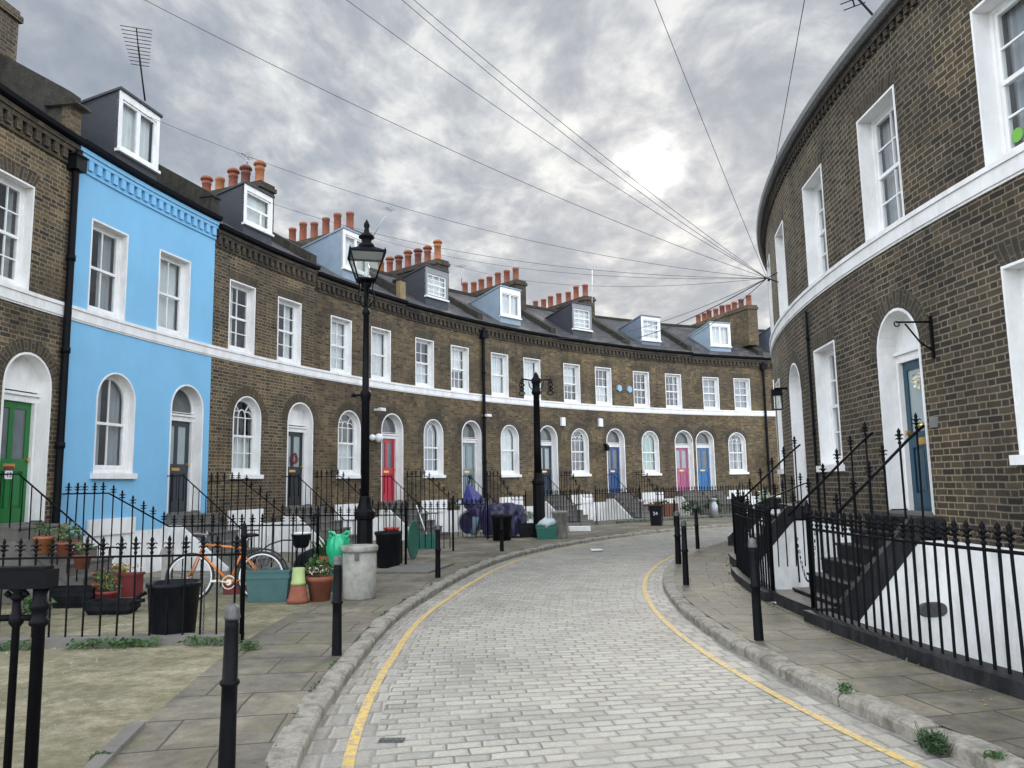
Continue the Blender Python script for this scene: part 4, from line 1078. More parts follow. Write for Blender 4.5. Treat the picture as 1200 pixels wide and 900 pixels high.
# stair handrails of the outer houses
def stair_rail(label, deg_c, side, zt=1.08, run=1.75, landing=.42, back=1, zr=.78):
    s = OUT.S(deg_c)+side*.60; pts = []
    for d, zf in ((.05, zt), (landing, zt), (run+.05, .0), (run+.4, 0)):
        x, y, _ = OUT(s, d, 0); pts.append((x, y, zf, zf+zr))
    return railing(label, pts, .16, fin=False, group='plain stair handrails', r=.009)
for deg, nm, side in ((6.65, 'green', -1), (14.93, 'charcoal', -1), (23.0, 'black', -1), (30.98, 'red', -1), (38.8, 'pale grey', -1), (46.95, 'navy', -1), (54.45, 'royal blue', -1)):
    stair_rail('thin plain handrail beside the steps up to the %s front door' % nm, deg, side)
# right-hand railings
def kpt(y, rr=RPL): a = math.asin((y-KY)/rr); return (KX-rr*math.cos(a), y)
def inner_run(label, y0, y1, **k):
    n = max(2, int(abs(y1-y0)/.8)); pts = [(*kpt(y0+(y1-y0)*i/n), .12, 1.02) for i in range(n+1)]
    e0, e1 = pts[0], pts[-1]
    return railing(label, pts, .15, plinth=(.24, .12, 'stone_black'), over=.19, posts=[(e0[0], e0[1], .1, 1.26, .024), (e1[0], e1[1], .1, 1.26, .024)], r=.0135, hand=.016, **k)
def ipt(s, d): x, y, _ = INN(s, d, 0); return x, y
sC = -.56
inner_run('long spearhead railing on black plinth in front of the white basement wall with oval vent', ipt(sC-.62, 1.3)[1]-.04, 1.5, )
inner_run('spearhead railing on black plinth between the teal door steps and the next steps along', ipt(sC+.62, 1.3)[1]+.05, 13.25)
inner_run('short spearhead railing at the vanishing end of the inner curve', 15.0, 17.2)
# black threshold slab under the gap
b = MB(INN); b.box(sC-.72, sC+.72, 1.18, 1.58, -.02, .145, 2)
o = b.build('step_slab', 'stone_black', None); tag(o, 'black painted bottom slab in the railing gap below the teal door', 'step')
def inner_stair(label, c, side, zt=1.12, run=1.28, landing=.30):
    s = c+side*.63; pts = []
    for d, zf, zr in ((.10, zt, zt+1.06), (landing, zt-.02, zt+.90), (run+.02, .15, 1.10)):
        x, y = ipt(s, d); pts.append((x, y, zf, zr))
    return railing(label, pts, .2, over=.2, r=.0125, hand=.018, group='inner stair handrails')
inner_stair('sloping spearhead handrail on the nearer side of the black steps to the teal door', sC, -1)
inner_stair('sloping spearhead handrail on the farther side of the black steps to the teal door', sC, 1)
inner_stair('sloping spearhead handrail by the white arched doorway past the lantern', 4.0, -1)
# return railing at the next house
x0, y0 = kpt(13.25); x1, y1 = ipt(3.25, .1)
railing('short spearhead return railing running from the far corner post back to the wall', [(x0, y0, .1, 1.02), (x1, y1, .1, 1.5)], .16, over=.19)
# hanging chain across the gap
a = Vector((*kpt(9.75), .98)); q = Vector((*kpt(9.1), 1.0))
b = MB()
n = 26
for i in range(n):
    f = (i+.5)/n; p = a.lerp(q, f); p.z -= .62*(1-(2*f-1)**2); p.x += .15
    f2 = f+.02; p2 = a.lerp(q, f2); p2.z -= .62*(1-(2*f2-1)**2); p2.x += .15
    t = (p2-p).normalized(); up = Vector((1, 0, 0)) if i % 2 else Vector((0, 0, 1)).cross(t).cross(t) 
    up = (up-t*up.dot(t)).normalized()
    b.tube([p+t*.022*math.cos(w)+up*.011*math.sin(w) for w in [2*PI*k/8 for k in range(8)]], .0045, 5, closed=True)
o = b.build('chain', 'iron', None); tag(o, 'loose black chain hanging across the railing gap', 'chain')

# ------------------------------------------------------------------ bollards
BOL = None
def bollard(label, x, y, h=.93, s=1.0):
    global BOL
    g = 'slim black cast iron bollards'
    lean = (R(-.012, .012), R(-.012, .012), 0)
    if BOL is None:
        r0 = thing('bollard', label, 'bollard', (x, y, 0), g)
        b = MB(); b.lathe([(.050, -.02), (.048, .0), (.044, .36), (.044, .47), (.053, .478), (.057, .490), (.053, .502), (.043, .510), (.039, .80), (.039, .842)], n=20); b.build('post', 'iron', r0, local=True)
        b = MB(); b.lathe([(.041, .841), (.047, .850), (.047, .862), (.043, .870), (.043, .882), (.040, .905), (.029, .922), (.012, .932), (.001, .934)], n=20); b.build('cap', MT['iron_worn'], r0, local=True)
        BOL = r0
    else:
        r0 = BOL.copy(); C.objects.link(r0); r0.location = (x, y, 0); r0['label'] = label
        for c in BOL.children:
            d = c.copy(); C.objects.link(d); d.parent = r0
    r0.rotation_euler = lean; r0.scale = (s, s, h/.93)
    return r0
MT['iron_worn'] = plain('worn grey iron', (.06, .062, .062), .6, .5, 30, .15, dirt=.6, dirtcol=(.2, .2, .19), dscale=14)
bollard('nearest bollard on the flagstones beside the kerb, before the sandy yard', -1.66, 4.6)
bollard('bollard on the kerbside flags in front of the grey concrete bin', -1.72, 7.6)
bollard('bollard by the outer kerb between black bin and covered motorcycle', -1.34, 13.57, .9)
bollard('bollard in front of the covered motorcycle', -.31, 18.52, .95)
bollard('bollard on the inner pavement nearest the black steps', 2.42, 7.94, 1.0)
bollard('bollard on the inner pavement where the yellow line bends', 2.62, 12.1, .98)
bollard('bollard partly hidden just behind the bend bollard on the inner pavement', 3.14, 15.1, 1.0, 1.25)
bollard('slim bollard farthest along the inner pavement', 4.25, 18.2, 1.02)
bollard('distant bollard on far kerb before the black bin marked 24', 5.66, 27.5, .95)

# ------------------------------------------------------------------ lamp posts
lx, ly = gnd(427, 694).x, gnd(427, 694).y
lp = thing('street_lamp', 'tall black lamp post with a four-sided glass lantern', 'street lamp', (lx, ly, 0), 'old black lamp posts')
b = MB()
b.lathe([(.16, 0), (.16, .12), (.125, .16), (.12, 1.08), (.15, 1.10), (.165, 1.15), (.165, 1.20), (.13, 1.24), (.10, 1.32), (.085, 1.42), (.075, 1.44)], (lx, ly, 0), 8, rot=PI/8, smooth=False); b.build('base', 'iron', lp)
b = MB()
ltop = at_depth(426, 330, ly).z; lz0 = ltop
b.lathe([(.066, 1.43), (.062, 2.9), (.076, 2.93), (.076, 2.98), (.056, 3.0), (.045, lz0-.55), (.062, lz0-.53), (.062, lz0-.48), (.043, lz0-.45), (.038, lz0-.12), (.08, lz0-.08), (.09, lz0-.03)], (lx, ly, 0), 16); b.build('column', 'iron', lp)
zlb = at_depth(426, 463, ly).z
b = MB(); b.tube([(lx-.19, ly, zlb), (lx+.08, ly, zlb)], .02, 8); b.lathe([(.07, -.07), (.085, -.03), (.085, .03), (.07, .07)], (lx, ly, zlb), 12); b.lathe([(.035, -.03), (.04, 0), (.03, .03)], (lx-.19, ly, zlb), 10); b.build('ladder_bar', 'iron', lp)
b = MB()
for sg in (-1, 1):
    for ax in (0, 1):
        o_ = (sg, 0) if ax == 0 else (0, sg)
        b.tube([(lx+.04*o_[0], ly+.04*o_[1], lz0-.42), (lx+.13*o_[0], ly+.13*o_[1], lz0-.30), (lx+.10*o_[0], ly+.10*o_[1], lz0-.1), (lx+.12*o_[0], ly+.12*o_[1], lz0-.0)], .012, 6)
b.build('frog', 'iron', lp)
lan = MB(); g = MB()
W0, W1 = .135, .27; ze = at_depth(426, 299, ly).z; rotl = .26
def LP(x, y, z): c, s = math.cos(rotl), math.sin(rotl); return (lx+c*x-s*y, ly+s*x+c*y, z)
cor = [(-1, -1), (1, -1), (1, 1), (-1, 1)]
for i in range(4):
    a, q = cor[i], cor[(i+1) % 4]
    lan.tube([LP(a[0]*W0, a[1]*W0, lz0+.01), LP(a[0]*W1, a[1]*W1, ze)], .014, 6)
    lan.tube([LP(a[0]*W1, a[1]*W1, ze), LP(q[0]*W1, q[1]*W1, ze)], .02, 6); lan.tube([LP(a[0]*W0, a[1]*W0, lz0+.015), LP(q[0]*W0, q[1]*W0, lz0+.015)], .02, 6)
    lan.lathe([(.018, 0), (.022, .02), (.008, .05), (.001, .07)], LP(a[0]*W1, a[1]*W1, ze), 8)
    g.quad(LP(a[0]*W0, a[1]*W0, lz0+.02), LP(q[0]*W0, q[1]*W0, lz0+.02), LP(q[0]*W1, q[1]*W1, ze), LP(a[0]*W1, a[1]*W1, ze))
    lan.quad(LP(a[0]*W0, a[1]*W0, lz0+.01), LP(q[0]*W0, q[1]*W0, lz0+.01), LP(q[0]*.05, q[1]*.05, lz0-.03), LP(a[0]*.05, a[1]*.05, lz0-.03))
lo = lan.build('lantern_frame', 'iron', lp)
g.build('lantern_glass', 'lamp_glass', lo, recalc=False)
b = MB()
for i in range(4):
    a, q = cor[i], cor[(i+1) % 4]
    b.quad(LP(a[0]*.285, a[1]*.285, ze+.015), LP(q[0]*.285, q[1]*.285, ze+.015), LP(q[0]*.10, q[1]*.10, ze+.12), LP(a[0]*.10, a[1]*.10, ze+.12))
    b.quad(LP(a[0]*.285, a[1]*.285, ze+.015), LP(q[0]*.285, q[1]*.285, ze+.015), LP(q[0]*.285, q[1]*.285, ze-.025), LP(a[0]*.285, a[1]*.285, ze-.025))
b.lathe([(.12, .10), (.14, .13), (.125, .17), (.085, .20), (.08, .26), (.125, .28), (.13, .30), (.08, .35), (.05, .37), (.045, .40), (.035, .44), (.05, .48), (.045, .52), (.015, .57), (.001, .60)], LP(0, 0, ze), 14)
b.build('lantern_roof', 'iron', lo)
b = MB(); b.quad(*[LP(a[0]*.262, a[1]*.262, ze+.004) for a in cor]); b.build('reflector', 'white_plastic', lo)
b = MB(); b.lathe([(.03, 0), (.03, .05), (.045, .12), (.05, .2), (.03, .27), (.001, .3)], LP(0, 0, lz0+.02), 12); b.build('bulb', 'lamp_glass', lo)

ly = 22.95; lx = at_depth(631.5, 600, ly).x
lq = thing('street_lamp', 'black lamp post without a lantern, a crossbar with hanging iron scrolls at its top', 'street lamp', (lx, ly, 0), 'old black lamp posts')
zt = at_depth(627, 437, ly).z; zc = at_depth(627, 446, ly).z; zb_ = at_depth(630, 560, ly).z
b = MB(); b.lathe([(.22, 0), (.22, .1), (.185, .14), (.175, zb_-.2), (.20, zb_-.17), (.20, zb_-.1), (.14, zb_), (.12, zb_+.15)], (lx, ly, 0), 8, rot=PI/8, smooth=False); b.build('base', 'iron', lq)
b = MB(); b.lathe([(.115, zb_+.14), (.105, zb_+1.0), (.09, zc-.45), (.14, zc-.4), (.14, zc-.32), (.11, zc-.28), (.115, zc-.1), (.14, zc-.06), (.14, zc+.05), (.085, zc+.1), (.09, zt-.12), (.05, zt-.03), (.001, zt+.04)], (lx, ly, 0), 14); b.build('column', 'iron', lq)
b = MB(); xa, xb = lx-.43, lx+.43
b.tube([(xa, ly, zc+.06), (lx-.2, ly, zc+.02), (lx, ly, zc-.02), (lx+.2, ly, zc+.02), (xb, ly, zc+.03)], .022, 8)
for sg in (-1, 1): b.tube([(lx+sg*.09, ly, zc-.3), (lx+sg*.2, ly, zc-.18), (lx+sg*.22, ly, zc-.03)], .016, 6)
b.build('crossbar', 'iron', lq)
for xx in (xa, xb):
    b = MB(); b.tube([(xx, ly, zc+.14), (xx, ly, zc-.28)], .014, 6)
    for z, rr in ((zc-.02, .055), (zc-.13, .075), (zc-.25, .06), (zc-.38, .085)):
        b.tube([(xx+rr*math.cos(w), ly, z+rr*.75*math.sin(w)) for w in [2*PI*k/12 for k in range(12)]], .018, 6, closed=True)
    b.build('hanging_scroll', 'iron', lq)

# ------------------------------------------------------------------ gate by the camera
gx, gy = gnd(32, 965).x, gnd(32, 965).y
gt = thing('gate_post', 'heavy black iron railing end with flat box top and knobbed frieze, nearest the camera', 'railing', (gx, gy, 0))
zz_ = lambda py: at_depth(20, py, gy).z
b = MB(); b.lathe([(.031, 0), (.029, zz_(735)), (.046, zz_(732)), (.046, zz_(727)), (.036, zz_(724)), (.036, zz_(716)), (.048, zz_(713)), (.048, zz_(708)), (.036, zz_(705)), (.036, zz_(690))], (gx, gy, 0), 14); b.build('post', 'iron', gt)
x2 = gx-.10
b = MB(); b.box(gx-1.5, gx+.055, gy-.055, gy+.055, zz_(689), zz_(668), 1); b.box(gx-1.5, gx+.035, gy-.04, gy+.04, zz_(668)+.001, zz_(664), 1); b.build('box_rail', 'iron', gt)
b = MB(); b.tube([(gx-1.5, gy, zz_(724)), (gx, gy, zz_(724))], .016, 8)
b.build('lower_rail', 'iron', gt)
for i in range(9):
    xx = gx-.115-.165*i
    b = MB(); b.lathe([(.019, 0), (.018, zz_(735)), (.034, zz_(730)), (.034, zz_(722)), (.024, zz_(718)), (.022, zz_(704))], (xx, gy, 0), 12)
    zq = zz_(704)
    b.lathe([(.022, 0), (.04, .02), (.02, .04), (.045, .06), (.012, .09)], (xx, gy, zq), 10)
    for k in (-1, 1):
        b.lathe([(.001, -.02), (.02, 0), (.001, .02)], (xx+k*.045, gy-.01, zq+.035), 10); b.lathe([(.001, -.02), (.02, 0), (.001, .02)], (xx+k*.04, gy-.01, zq+.085), 10)
    b.build('bar', 'iron', gt)
# ------------------------------------------------------------------ bins, pots, troughs
def vessel(name, label, cat, x, y, prof, m, n=24, group=None, z=0.0, parent_extra=None, sx=1, sy=1, rot=0, smooth=True):
    root = thing(name, label, cat, (x, y, z), group)
    b = MB(); b.lathe(prof, (x, y, z), n, cap=True, sx=sx, sy=sy, rot=rot, smooth=smooth); b.build('body', m, root)
    return root
def pot_prof(r, h, lip=.04, wall=.02, taper=.72):
    return [(r*taper, 0), (r*.96, h-lip), (r*1.06, h-lip+.002), (r*1.06, h), (r*.98, h), (r*.9, h-.06)]
def soil(root, x, y, z, r):
    b = MB(); b.lathe([(r, 0), (r*.5, .02), (.001, .025)], (x, y, z), 16); b.build('soil', 'soil', root)
def plant(root, x, y, z, rad, n, size, m='leaf', name='foliage'):
    b = MB(); b.leaves((x, y, z), rad, n, size); return b.build(name, m, root, recalc=False)
# big black bin behind the front railing
p = gnd(188, 755); q = vessel('dustbin', 'wide open black plastic tub behind the near railing', 'bin', p.x, p.y+.28, [(.215, 0), (.225, .02), (.265, .55), (.285, .56), (.285, .60), (.262, .60), (.25, .5), (.21, .05)], 'plastic_black', 28)
b = MB(); b.tube([(p.x-.26, p.y+.2, .5), (p.x-.34, p.y+.15, .46), (p.x-.33, p.y+.12, .42), (p.x-.25, p.y+.15, .43)], .02, 8); b.build('handle', 'plastic_black', q)
ch = MB()
for i in range(16):
    z = .56-.03*i; xx = p.x+.42; yy = p.y+.05
    t = 0 if i % 2 else PI/2
    ch.tube([(xx+.009*math.cos(w)*math.cos(t), yy+.009*math.cos(w)*math.sin(t), z+.02*math.sin(w)) for w in [2*PI*k/8 for k in range(8)]], .004, 5, closed=True)
o = ch.build('chain', MT['iron_worn'], None); tag(o, 'rusty chain dangling from the near railing beside the black tub', 'chain')
# concrete bin
p = gnd(417, 704)
q = vessel('litter_bin', 'pale mottled concrete bin with flat rim at foot of lantern lamp post', 'bin', p.x, p.y+.24, [(.225, 0), (.235, .02), (.24, .66)], 'concrete', 28)
b = MB(); b.lathe([(.26, .66), (.265, .69), (.265, .73), (.25, .745), (.17, .75), (.15, .70), (.001, .68)], (p.x, p.y+.24, 0), 28); b.build('lid', 'concrete', q)
b = MB(); b.box(p.x-.02, p.x+.04, p.y-.01, p.y+.02, .55, .70, 1); b.build('hinge', 'iron_worn', q)
# black bin further along
p = gnd(453, 666); q = vessel('dustbin', 'tall black plastic bin standing just past the lantern lamp post', 'bin', p.x, p.y+.22, [(.21, 0), (.22, .02), (.25, .62), (.275, .63), (.275, .69), (.25, .69), (.24, .6), (.2, .05)], 'plastic_black', 28)
p2_ = at_depth(459, 618, p.y+.95); q = vessel('flower_pot', 'red plastic pot peeping over the tall black bin', 'pot', p2_.x, p2_.y, [(.12, p2_.z-.3), (.15, p2_.z-.04), (.165, p2_.z-.035), (.165, p2_.z), (.14, p2_.z)], 'flower_red')
b = MB(); b.box(p2_.x-.2, p2_.x+.2, p2_.y-.18, p2_.y+.18, 0, p2_.z-.301, 1); o = b.build('upturned_crate', 'plastic_black', None); tag(o, 'black upturned crate under the red pot behind the tall black bin', 'crate')
# teal trough (two stacked)
def trough(name, label, x, y, w, d, h, m, lid=True, ang=0.0, cat='planter', rim=.03, group=None, z=0.0):
    root = thing(name, label, cat, (x, y, z), group); b = MB(frame(x, y, z, ang))
    t = .93
    def ringq(k, zq): return [(-w/2*k, -d/2*k, zq), (w/2*k, -d/2*k, zq), (w/2*k, d/2*k, zq), (-w/2*k, d/2*k, zq)]
    A = [ringq(.86, 0), ringq(.97, h-.12), ringq(1.02, h-.118), ringq(1.02, h-.07), ringq(.985, h-.068), ringq(1.0, h-.03), ringq(1.04, h-.028), ringq(1.04, h), ringq(.96, h), ringq(.85, h*.35)]
    for i in range(len(A)-1): b.strip(A[i], A[i+1])
    b.quad(*A[0]); b.quad(*A[-1])
    b.build('tub', m, root); return root
p = gnd(312, 706); trough('planter', 'dark teal plastic trough beside the upturned pot', p.x, p.y+.19, .62, .36, .44, 'plastic_teal')
# terracotta group
p = gnd(346, 708); q = vessel('flower_pot', 'upturned terracotta pot holding up the lime green pot', 'pot', p.x, p.y+.14, [(.15, 0), (.155, .05), (.135, .06), (.10, .24), (.001, .245)], 'terracotta')
q = vessel('flower_pot', 'small lime green pot upside down on a terracotta pot', 'pot', p.x, p.y+.14, [(.105, 0), (.105, .04), (.095, .045), (.08, .23), (.001, .235)], 'pot_lime', z=.245)
p = gnd(371, 706); q = vessel('flower_pot', 'large terracotta pot full of small pale flowers', 'pot', p.x, p.y+.19, pot_prof(.185, .34, .07), 'terracotta')
soil(q, p.x, p.y+.19, .3, .17); plant(q, p.x-.02, p.y+.19, .44, (.24, .2, .14), 260, .035); plant(q, p.x-.09, p.y+.17, .52, (.12, .12, .14), 90, .04, 'leaf')
plant(q, p.x+.02, p.y+.15, .43, (.23, .18, .09), 60, .022, 'flower_white', 'flowers'); plant(q, p.x, p.y+.12, .42, (.24, .16, .08), 34, .02, 'flower_pink', 'flowers')
p = gnd(378, 690); q = vessel('flower_pot', 'middling terracotta pot with wispy grass behind the flower pot', 'pot', p.x+.01, p.y+.1, [(.11, 0), (.13, .42), (.145, .43), (.145, .5), (.13, .5)], 'pot_orange')
b = MB()
for i in range(70):
    a = R(0, 6.28); l = R(.15, .4); o_ = Vector((p.x+.01+R(-.09, .09), p.y+.1+R(-.09, .09), .49)); t = Vector((math.cos(a)*l*.6, math.sin(a)*l*.6, l)); s = Vector((-math.sin(a), math.cos(a), 0))*.006
    b.quad(o_-s, o_+s, o_+t*.6+s*.8+Vector((0, 0, .04)), o_+t+Vector((0, 0, -.02)))
b.build('grass_blades', 'leaf', q, recalc=False)
# green watering can
p = gnd(387, 697); wx, wy = p.x+.02, p.y+.45
q = thing('plastic_bag', 'crumpled bright green plastic bag bunched up behind the flower pots', 'bag', (wx, wy, 0))
b = MB(); b.lathe([(.06, .28), (.10, .34), (.13, .44), (.165, .56), (.175, .66), (.15, .76), (.09, .83), (.03, .85), (.001, .85)], (wx, wy, 0), 36)
for i, v_ in enumerate(b.v):
    v_ = Vector(v_); a_ = math.atan2(v_.y-wy, v_.x-wx); n_ = mnoise.noise(v_*9)*.05+.018*math.sin(a_*9+v_.z*14)+mnoise.noise(v_*22)*.018
    rad = Vector((math.cos(a_), math.sin(a_), .4)); b.v[i] = tuple(v_+rad*n_)
b.build('body', 'plastic_green', q)
for ox, tilt in ((-.05, -.3), (.07, .35)):
    b = MB(); b.tube([(wx+ox+tilt*.25*math.sin(w)-.06*math.cos(w), wy-.05+.03*math.cos(w), .80+.10*math.sin(w)) for w in [PI*k/10 for k in range(11)]], [.02+.008*math.sin(k*2.1) for k in range(11)], 7); b.build('handle', 'plastic_green', q)
b = MB(); b.tube([(wx+.03, wy-.12, .42), (wx+.04, wy-.15, .25), (wx+.03, wy-.14, .06)], [.05, .04, .02], 8); b.build('trailing_corner', 'plastic_green', q)
b = MB(); b.box(wx-.12, wx+.14, wy-.12, wy+.12, 0, .305, 1); o = b.build('upturned_crate', 'crate_green', None); tag(o, 'dark green upturned crate carrying the bright green bag', 'crate')
# black pedestal planter with white rim and the black bag beneath
p = gnd(341, 690); px_, py_ = p.x, p.y+.55
q = thing('planter', 'black bowl planter with white rim raised on thin legs', 'planter', (px_, py_, 0))
zb = at_depth(341, 642, py_).z
b = MB(); b.lathe([(.09, zb), (.12, zb+.03), (.16, zb+.2), (.17, zb+.22)], (px_, py_, 0), 20); b.build('bowl', 'plastic_black', q)
b = MB(); b.lathe([(.165, zb+.221), (.172, zb+.235), (.172, zb+.25), (.15, zb+.25), (.14, zb+.20), (.001, zb+.19)], (px_, py_, 0), 20); b.build('rim', 'white_plastic', q)
for k in (-1, 1): 
    b = MB(); b.tube([(px_+k*.06, py_, zb+.02), (px_+k*.10, py_, 0)], .012, 6); b.build('leg', 'iron', q)
b = MB(); b.lathe([(.24, 0), (.30, .1), (.31, .3), (.24, .44), (.1, .5), (.001, .51)], (px_+.06, py_+.55, 0), 20)
for i, v in enumerate(b.v):
    n_ = mnoise.noise(Vector(v)*5)*.05; b.v[i] = (v[0]+n_, v[1]+n_, v[2]+(n_ if v[2] > .05 else 0))
o = b.build('rubbish_sack', 'plastic_black', None); tag(o, 'slumped black sack behind the black bowl planter', 'sack')
# hosepipe arc above the trough
b = MB(); p0 = gnd(285, 700); yy = p0.y+1.35
b.tube([at_depth(x, y, yy) for x, y in ((296, 664), (303, 648), (316, 638), (331, 633), (345, 633))], .012, 6); o = b.build('hose', 'plastic_black', None); tag(o, 'thin black hose arching above the teal trough', 'hose')

# green trough with broom, round green lid
p = gnd(499, 643); q = trough('planter', 'dark green plastic trough with a white broom handle standing in it', p.x, p.y+.12, .62, .32, .36, 'crate_green')
b = MB(); a = at_depth(501, 630, p.y+.1); e = at_depth(488, 592, p.y+.35); b.tube([a, e], .016, 8); o = b.build('broom_handle', 'white_plastic', None); tag(o, 'white broom handle leaning up out of a green trough', 'broom')
p = gnd(483, 656)
q = thing('leaning_disc', 'round dark green dustbin lid leaning on its edge against the railing post', 'lid', (p.x, p.y+.05, 0))
b = MB(); cz = .42
b.map = lambda x, y, z: (p.x-z*.9+.17*x, p.y+.1+x*.95, cz+y)
b.lathe([(.001, .06), (.1, .055), (.33, .02), (.40, .0), (.41, -.03), (.38, -.03), (.32, .0)], (0, 0, 0), 28); b.build('disc', 'crate_green', q)
b = MB(b.map); b.tube([(-.06, 0, .055), (-.05, 0, .10), (.05, 0, .10), (.06, 0, .055)], .014, 6); b.build('handle', 'plastic_black', q)

# ------------------------------------------------------------------ bicycle
w1 = Vector((*gnd(222, 700).xy, 0)); by = 11.15
bx0 = at_depth(222, 668, by).x; bx1 = at_depth(304, 668, by).x; BR = .345
bk = thing('bicycle', 'orange bicycle with pale tyres leaning against the railing', 'bicycle', (bx0, by, 0))
ba = .06; wb = (bx1-bx0)
BF = lambda x, y, z: (bx0+x, by+ba*x+y+.07*(z-.0), z)
def wheel(cx):
    hub = MB(BF); hub.tube([(cx, -.05, BR), (cx, .05, BR)], .022, 8); 
    for i in range(20):
        a = 2*PI*i/20; hub.tube([(cx+.02*math.cos(a+.6), .02*(-1)**i, BR+.02*math.sin(a+.6)), (cx+(BR-.04)*math.cos(a), 0, BR+(BR-.04)*math.sin(a))], .0016, 4)
    o = hub.build('wheel', 'steel', bk)
    t = MB(BF); t.tube([(cx+(BR-.018)*math.cos(w), 0, BR+(BR-.018)*math.sin(w)) for w in [2*PI*k/40 for k in range(40)]], .019, 8, closed=True); t.build('tyre', 'rubber', o)
    t = MB(BF); t.tube([(cx+(BR-.043)*math.cos(w), 0, BR+(BR-.043)*math.sin(w)) for w in [2*PI*k/40 for k in range(40)]], .015, 6, closed=True); t.build('rim', 'white_plastic', o)
wheel(0); wheel(wb)
hd = (.16, 0, .80); hl = (.13, 0, .68); bb = (wb*.56, 0, .27); st = (wb*.76, 0, .80); sl = (wb*.70, 0, .66)
f = MB(BF)
for a, e, r in ((hd, (wb*.735, 0, .74), .017), (hl, bb, .02), (bb, st, .017), (hd, hl, .021)): f.tube([a, e], r, 8)
for sg in (-1, 1):
    f.tube([(bb[0], sg*.03, bb[2]), (wb, sg*.06, BR)], .010, 6); f.tube([(sl[0]+.02, sg*.02, sl[2]+.03), (wb, sg*.06, BR)], .009, 6)
f.build('frame', 'orange_bike', bk)
f = MB(BF)
for sg in (-1, 1): f.tube([(hl[0], sg*.02, hl[2]), (hl[0]-.035, sg*.05, .60), (.0, sg*.055, BR)], .012, 6)
f.build('fork', 'orange_bike', bk)
f = MB(BF); f.tube([hd, (.19, 0, .93)], .014, 8); f.tube([(.10, -.25, .95), (.12, -.2, .97), (.19, -.06, .94), (.19, .06, .94), (.12, .2, .97), (.10, .25, .95)], .013, 8); f.build('handlebar', 'alu_grey', bk)
f = MB(BF)
for sg in (-1, 1): f = MB(BF); f.tube([(.10, sg*.25, .95), (.24, sg*.27, .93)], .018, 8); f.build('grip', 'rubber', bk)
pass
f = MB(BF); f.tube([st, (wb*.79, 0, .90)], .012, 8); f.build('seat_post', 'steel', bk)
f = MB(BF); f.lathe([(.001, 0), (.05, .01), (.055, .04), (.03, .055), (.001, .06)], (wb*.82, 0, .89), 14, sx=2.3, sy=1.2); f.build('saddle', 'plastic_black', bk)
f = MB(BF); f.tube([(bb[0], -.05, bb[2]), (bb[0], .05, bb[2])], .04, 12); f.tube([(bb[0], -.06, bb[2]), (bb[0]-.16, -.07, bb[2]+.03)], .011, 6); f.tube([(bb[0], .06, bb[2]), (bb[0]+.16, .07, bb[2]-.03)], .011, 6)
f.box(bb[0]-.21, bb[0]-.11, -.13, -.06, bb[2]+.02, bb[2]+.045); f.box(bb[0]+.11, bb[0]+.21, .06, .13, bb[2]-.05, bb[2]-.02)
f.tube([(bb[0]+.09*math.cos(w), -.035, bb[2]+.09*math.sin(w)) for w in [2*PI*k/20 for k in range(20)]], .008, 5, closed=True); f.build('crank', 'flower_white', bk)
f = MB(BF); f.tube([(wb+(BR+.03)*math.cos(w), 0, BR+(BR+.03)*math.sin(w)) for w in [PI*(-.05+1.0*k/14) for k in range(15)]], .014, 6); f.build('mudguard', 'rubber', bk)
f = MB(BF); f.box(-.11, -.02, -.06, .06, .46, .60); f.build('water_bottle', 'white_plastic', bk) if False else None

# grey water butt tap post seen by the wheel
p = at_depth(195, 665, 11.9)
b = MB(); b.box(p.x-.055, p.x+.055, 11.85, 11.95, 0, .62, 1); b.prism([(p.x-.085, .621), (p.x+.085, .621), (p.x+.05, .72), (p.x-.05, .72)], 11.83, 11.97, axis=1)
o = b.build('grey_post', 'concrete', None); tag(o, 'short grey capped post beside the bicycle front wheel', 'post')

# ------------------------------------------------------------------ plants and tubs by the green door
p = gnd(75, 726)
def flower_pot(label, px, py, yy, r, h, m, fm, n=120, z=None, big=1.0):
    c = at_depth(px, py, yy); z0 = max(0, c.z) if z is None else z
    q = vessel('flower_pot', label, 'pot', c.x, yy, pot_prof(r, h), m, 18, z=z0, group='plant pots by the green door')
    soil(q, c.x, yy, z0+h-.03, r*.9); plant(q, c.x, yy, z0+h+r*.7*big, (r*1.4*big, r*1.3*big, r*1.0*big), n, .035)
    if fm: plant(q, c.x, yy, z0+h+r*.9*big, (r*1.4*big, r*1.3*big, r*.9*big), n//3, .022, fm, 'flowers')
    return q
flower_pot('orange clay pot of leafy plant on the landing by the green door', 50, 654, 11.2, .14, .24, 'pot_orange', None, 90, .72)
flower_pot('clay pot of yellow and orange flowers on the landing edge', 78, 654, 11.15, .15, .22, 'terracotta', 'leaf_yellow', 150, .66, 1.2)
flower_pot('clay pot of pink flowers on the step near the blue wall', 96, 668, 11.1, .12, .2, 'terracotta', 'flower_pink', 110, .50)
flower_pot('small clay pot of red geraniums beside the steps', 118, 690, 11.0, .12, .2, 'terracotta', 'flower_red', 90, .12)
flower_pot('maroon tub of yellow leaves by the white basement wall', 126, 700, 10.9, .15, .22, 'copper', 'leaf_yellow', 90, .0)
for (x0_, x1_, yb, h, d_, lab, m_) in ((48, 102, 714, .27, .3, 'long black planting trough below the green door steps', 'plastic_black'), (96, 146, 722, .17, .3, 'low black trough next to the near tub, on sandy ground', 'plastic_black'), (20, 62, 706, .34, .3, 'black box planter nearest the gate on sandy ground', 'plastic_black')):
    a = gnd(x0_, yb); e = gnd(x1_, yb)
    q = trough('planter', lab, (a.x+e.x)/2, a.y+.2, e.x-a.x, d_, h, m_, group='black troughs in the yard')
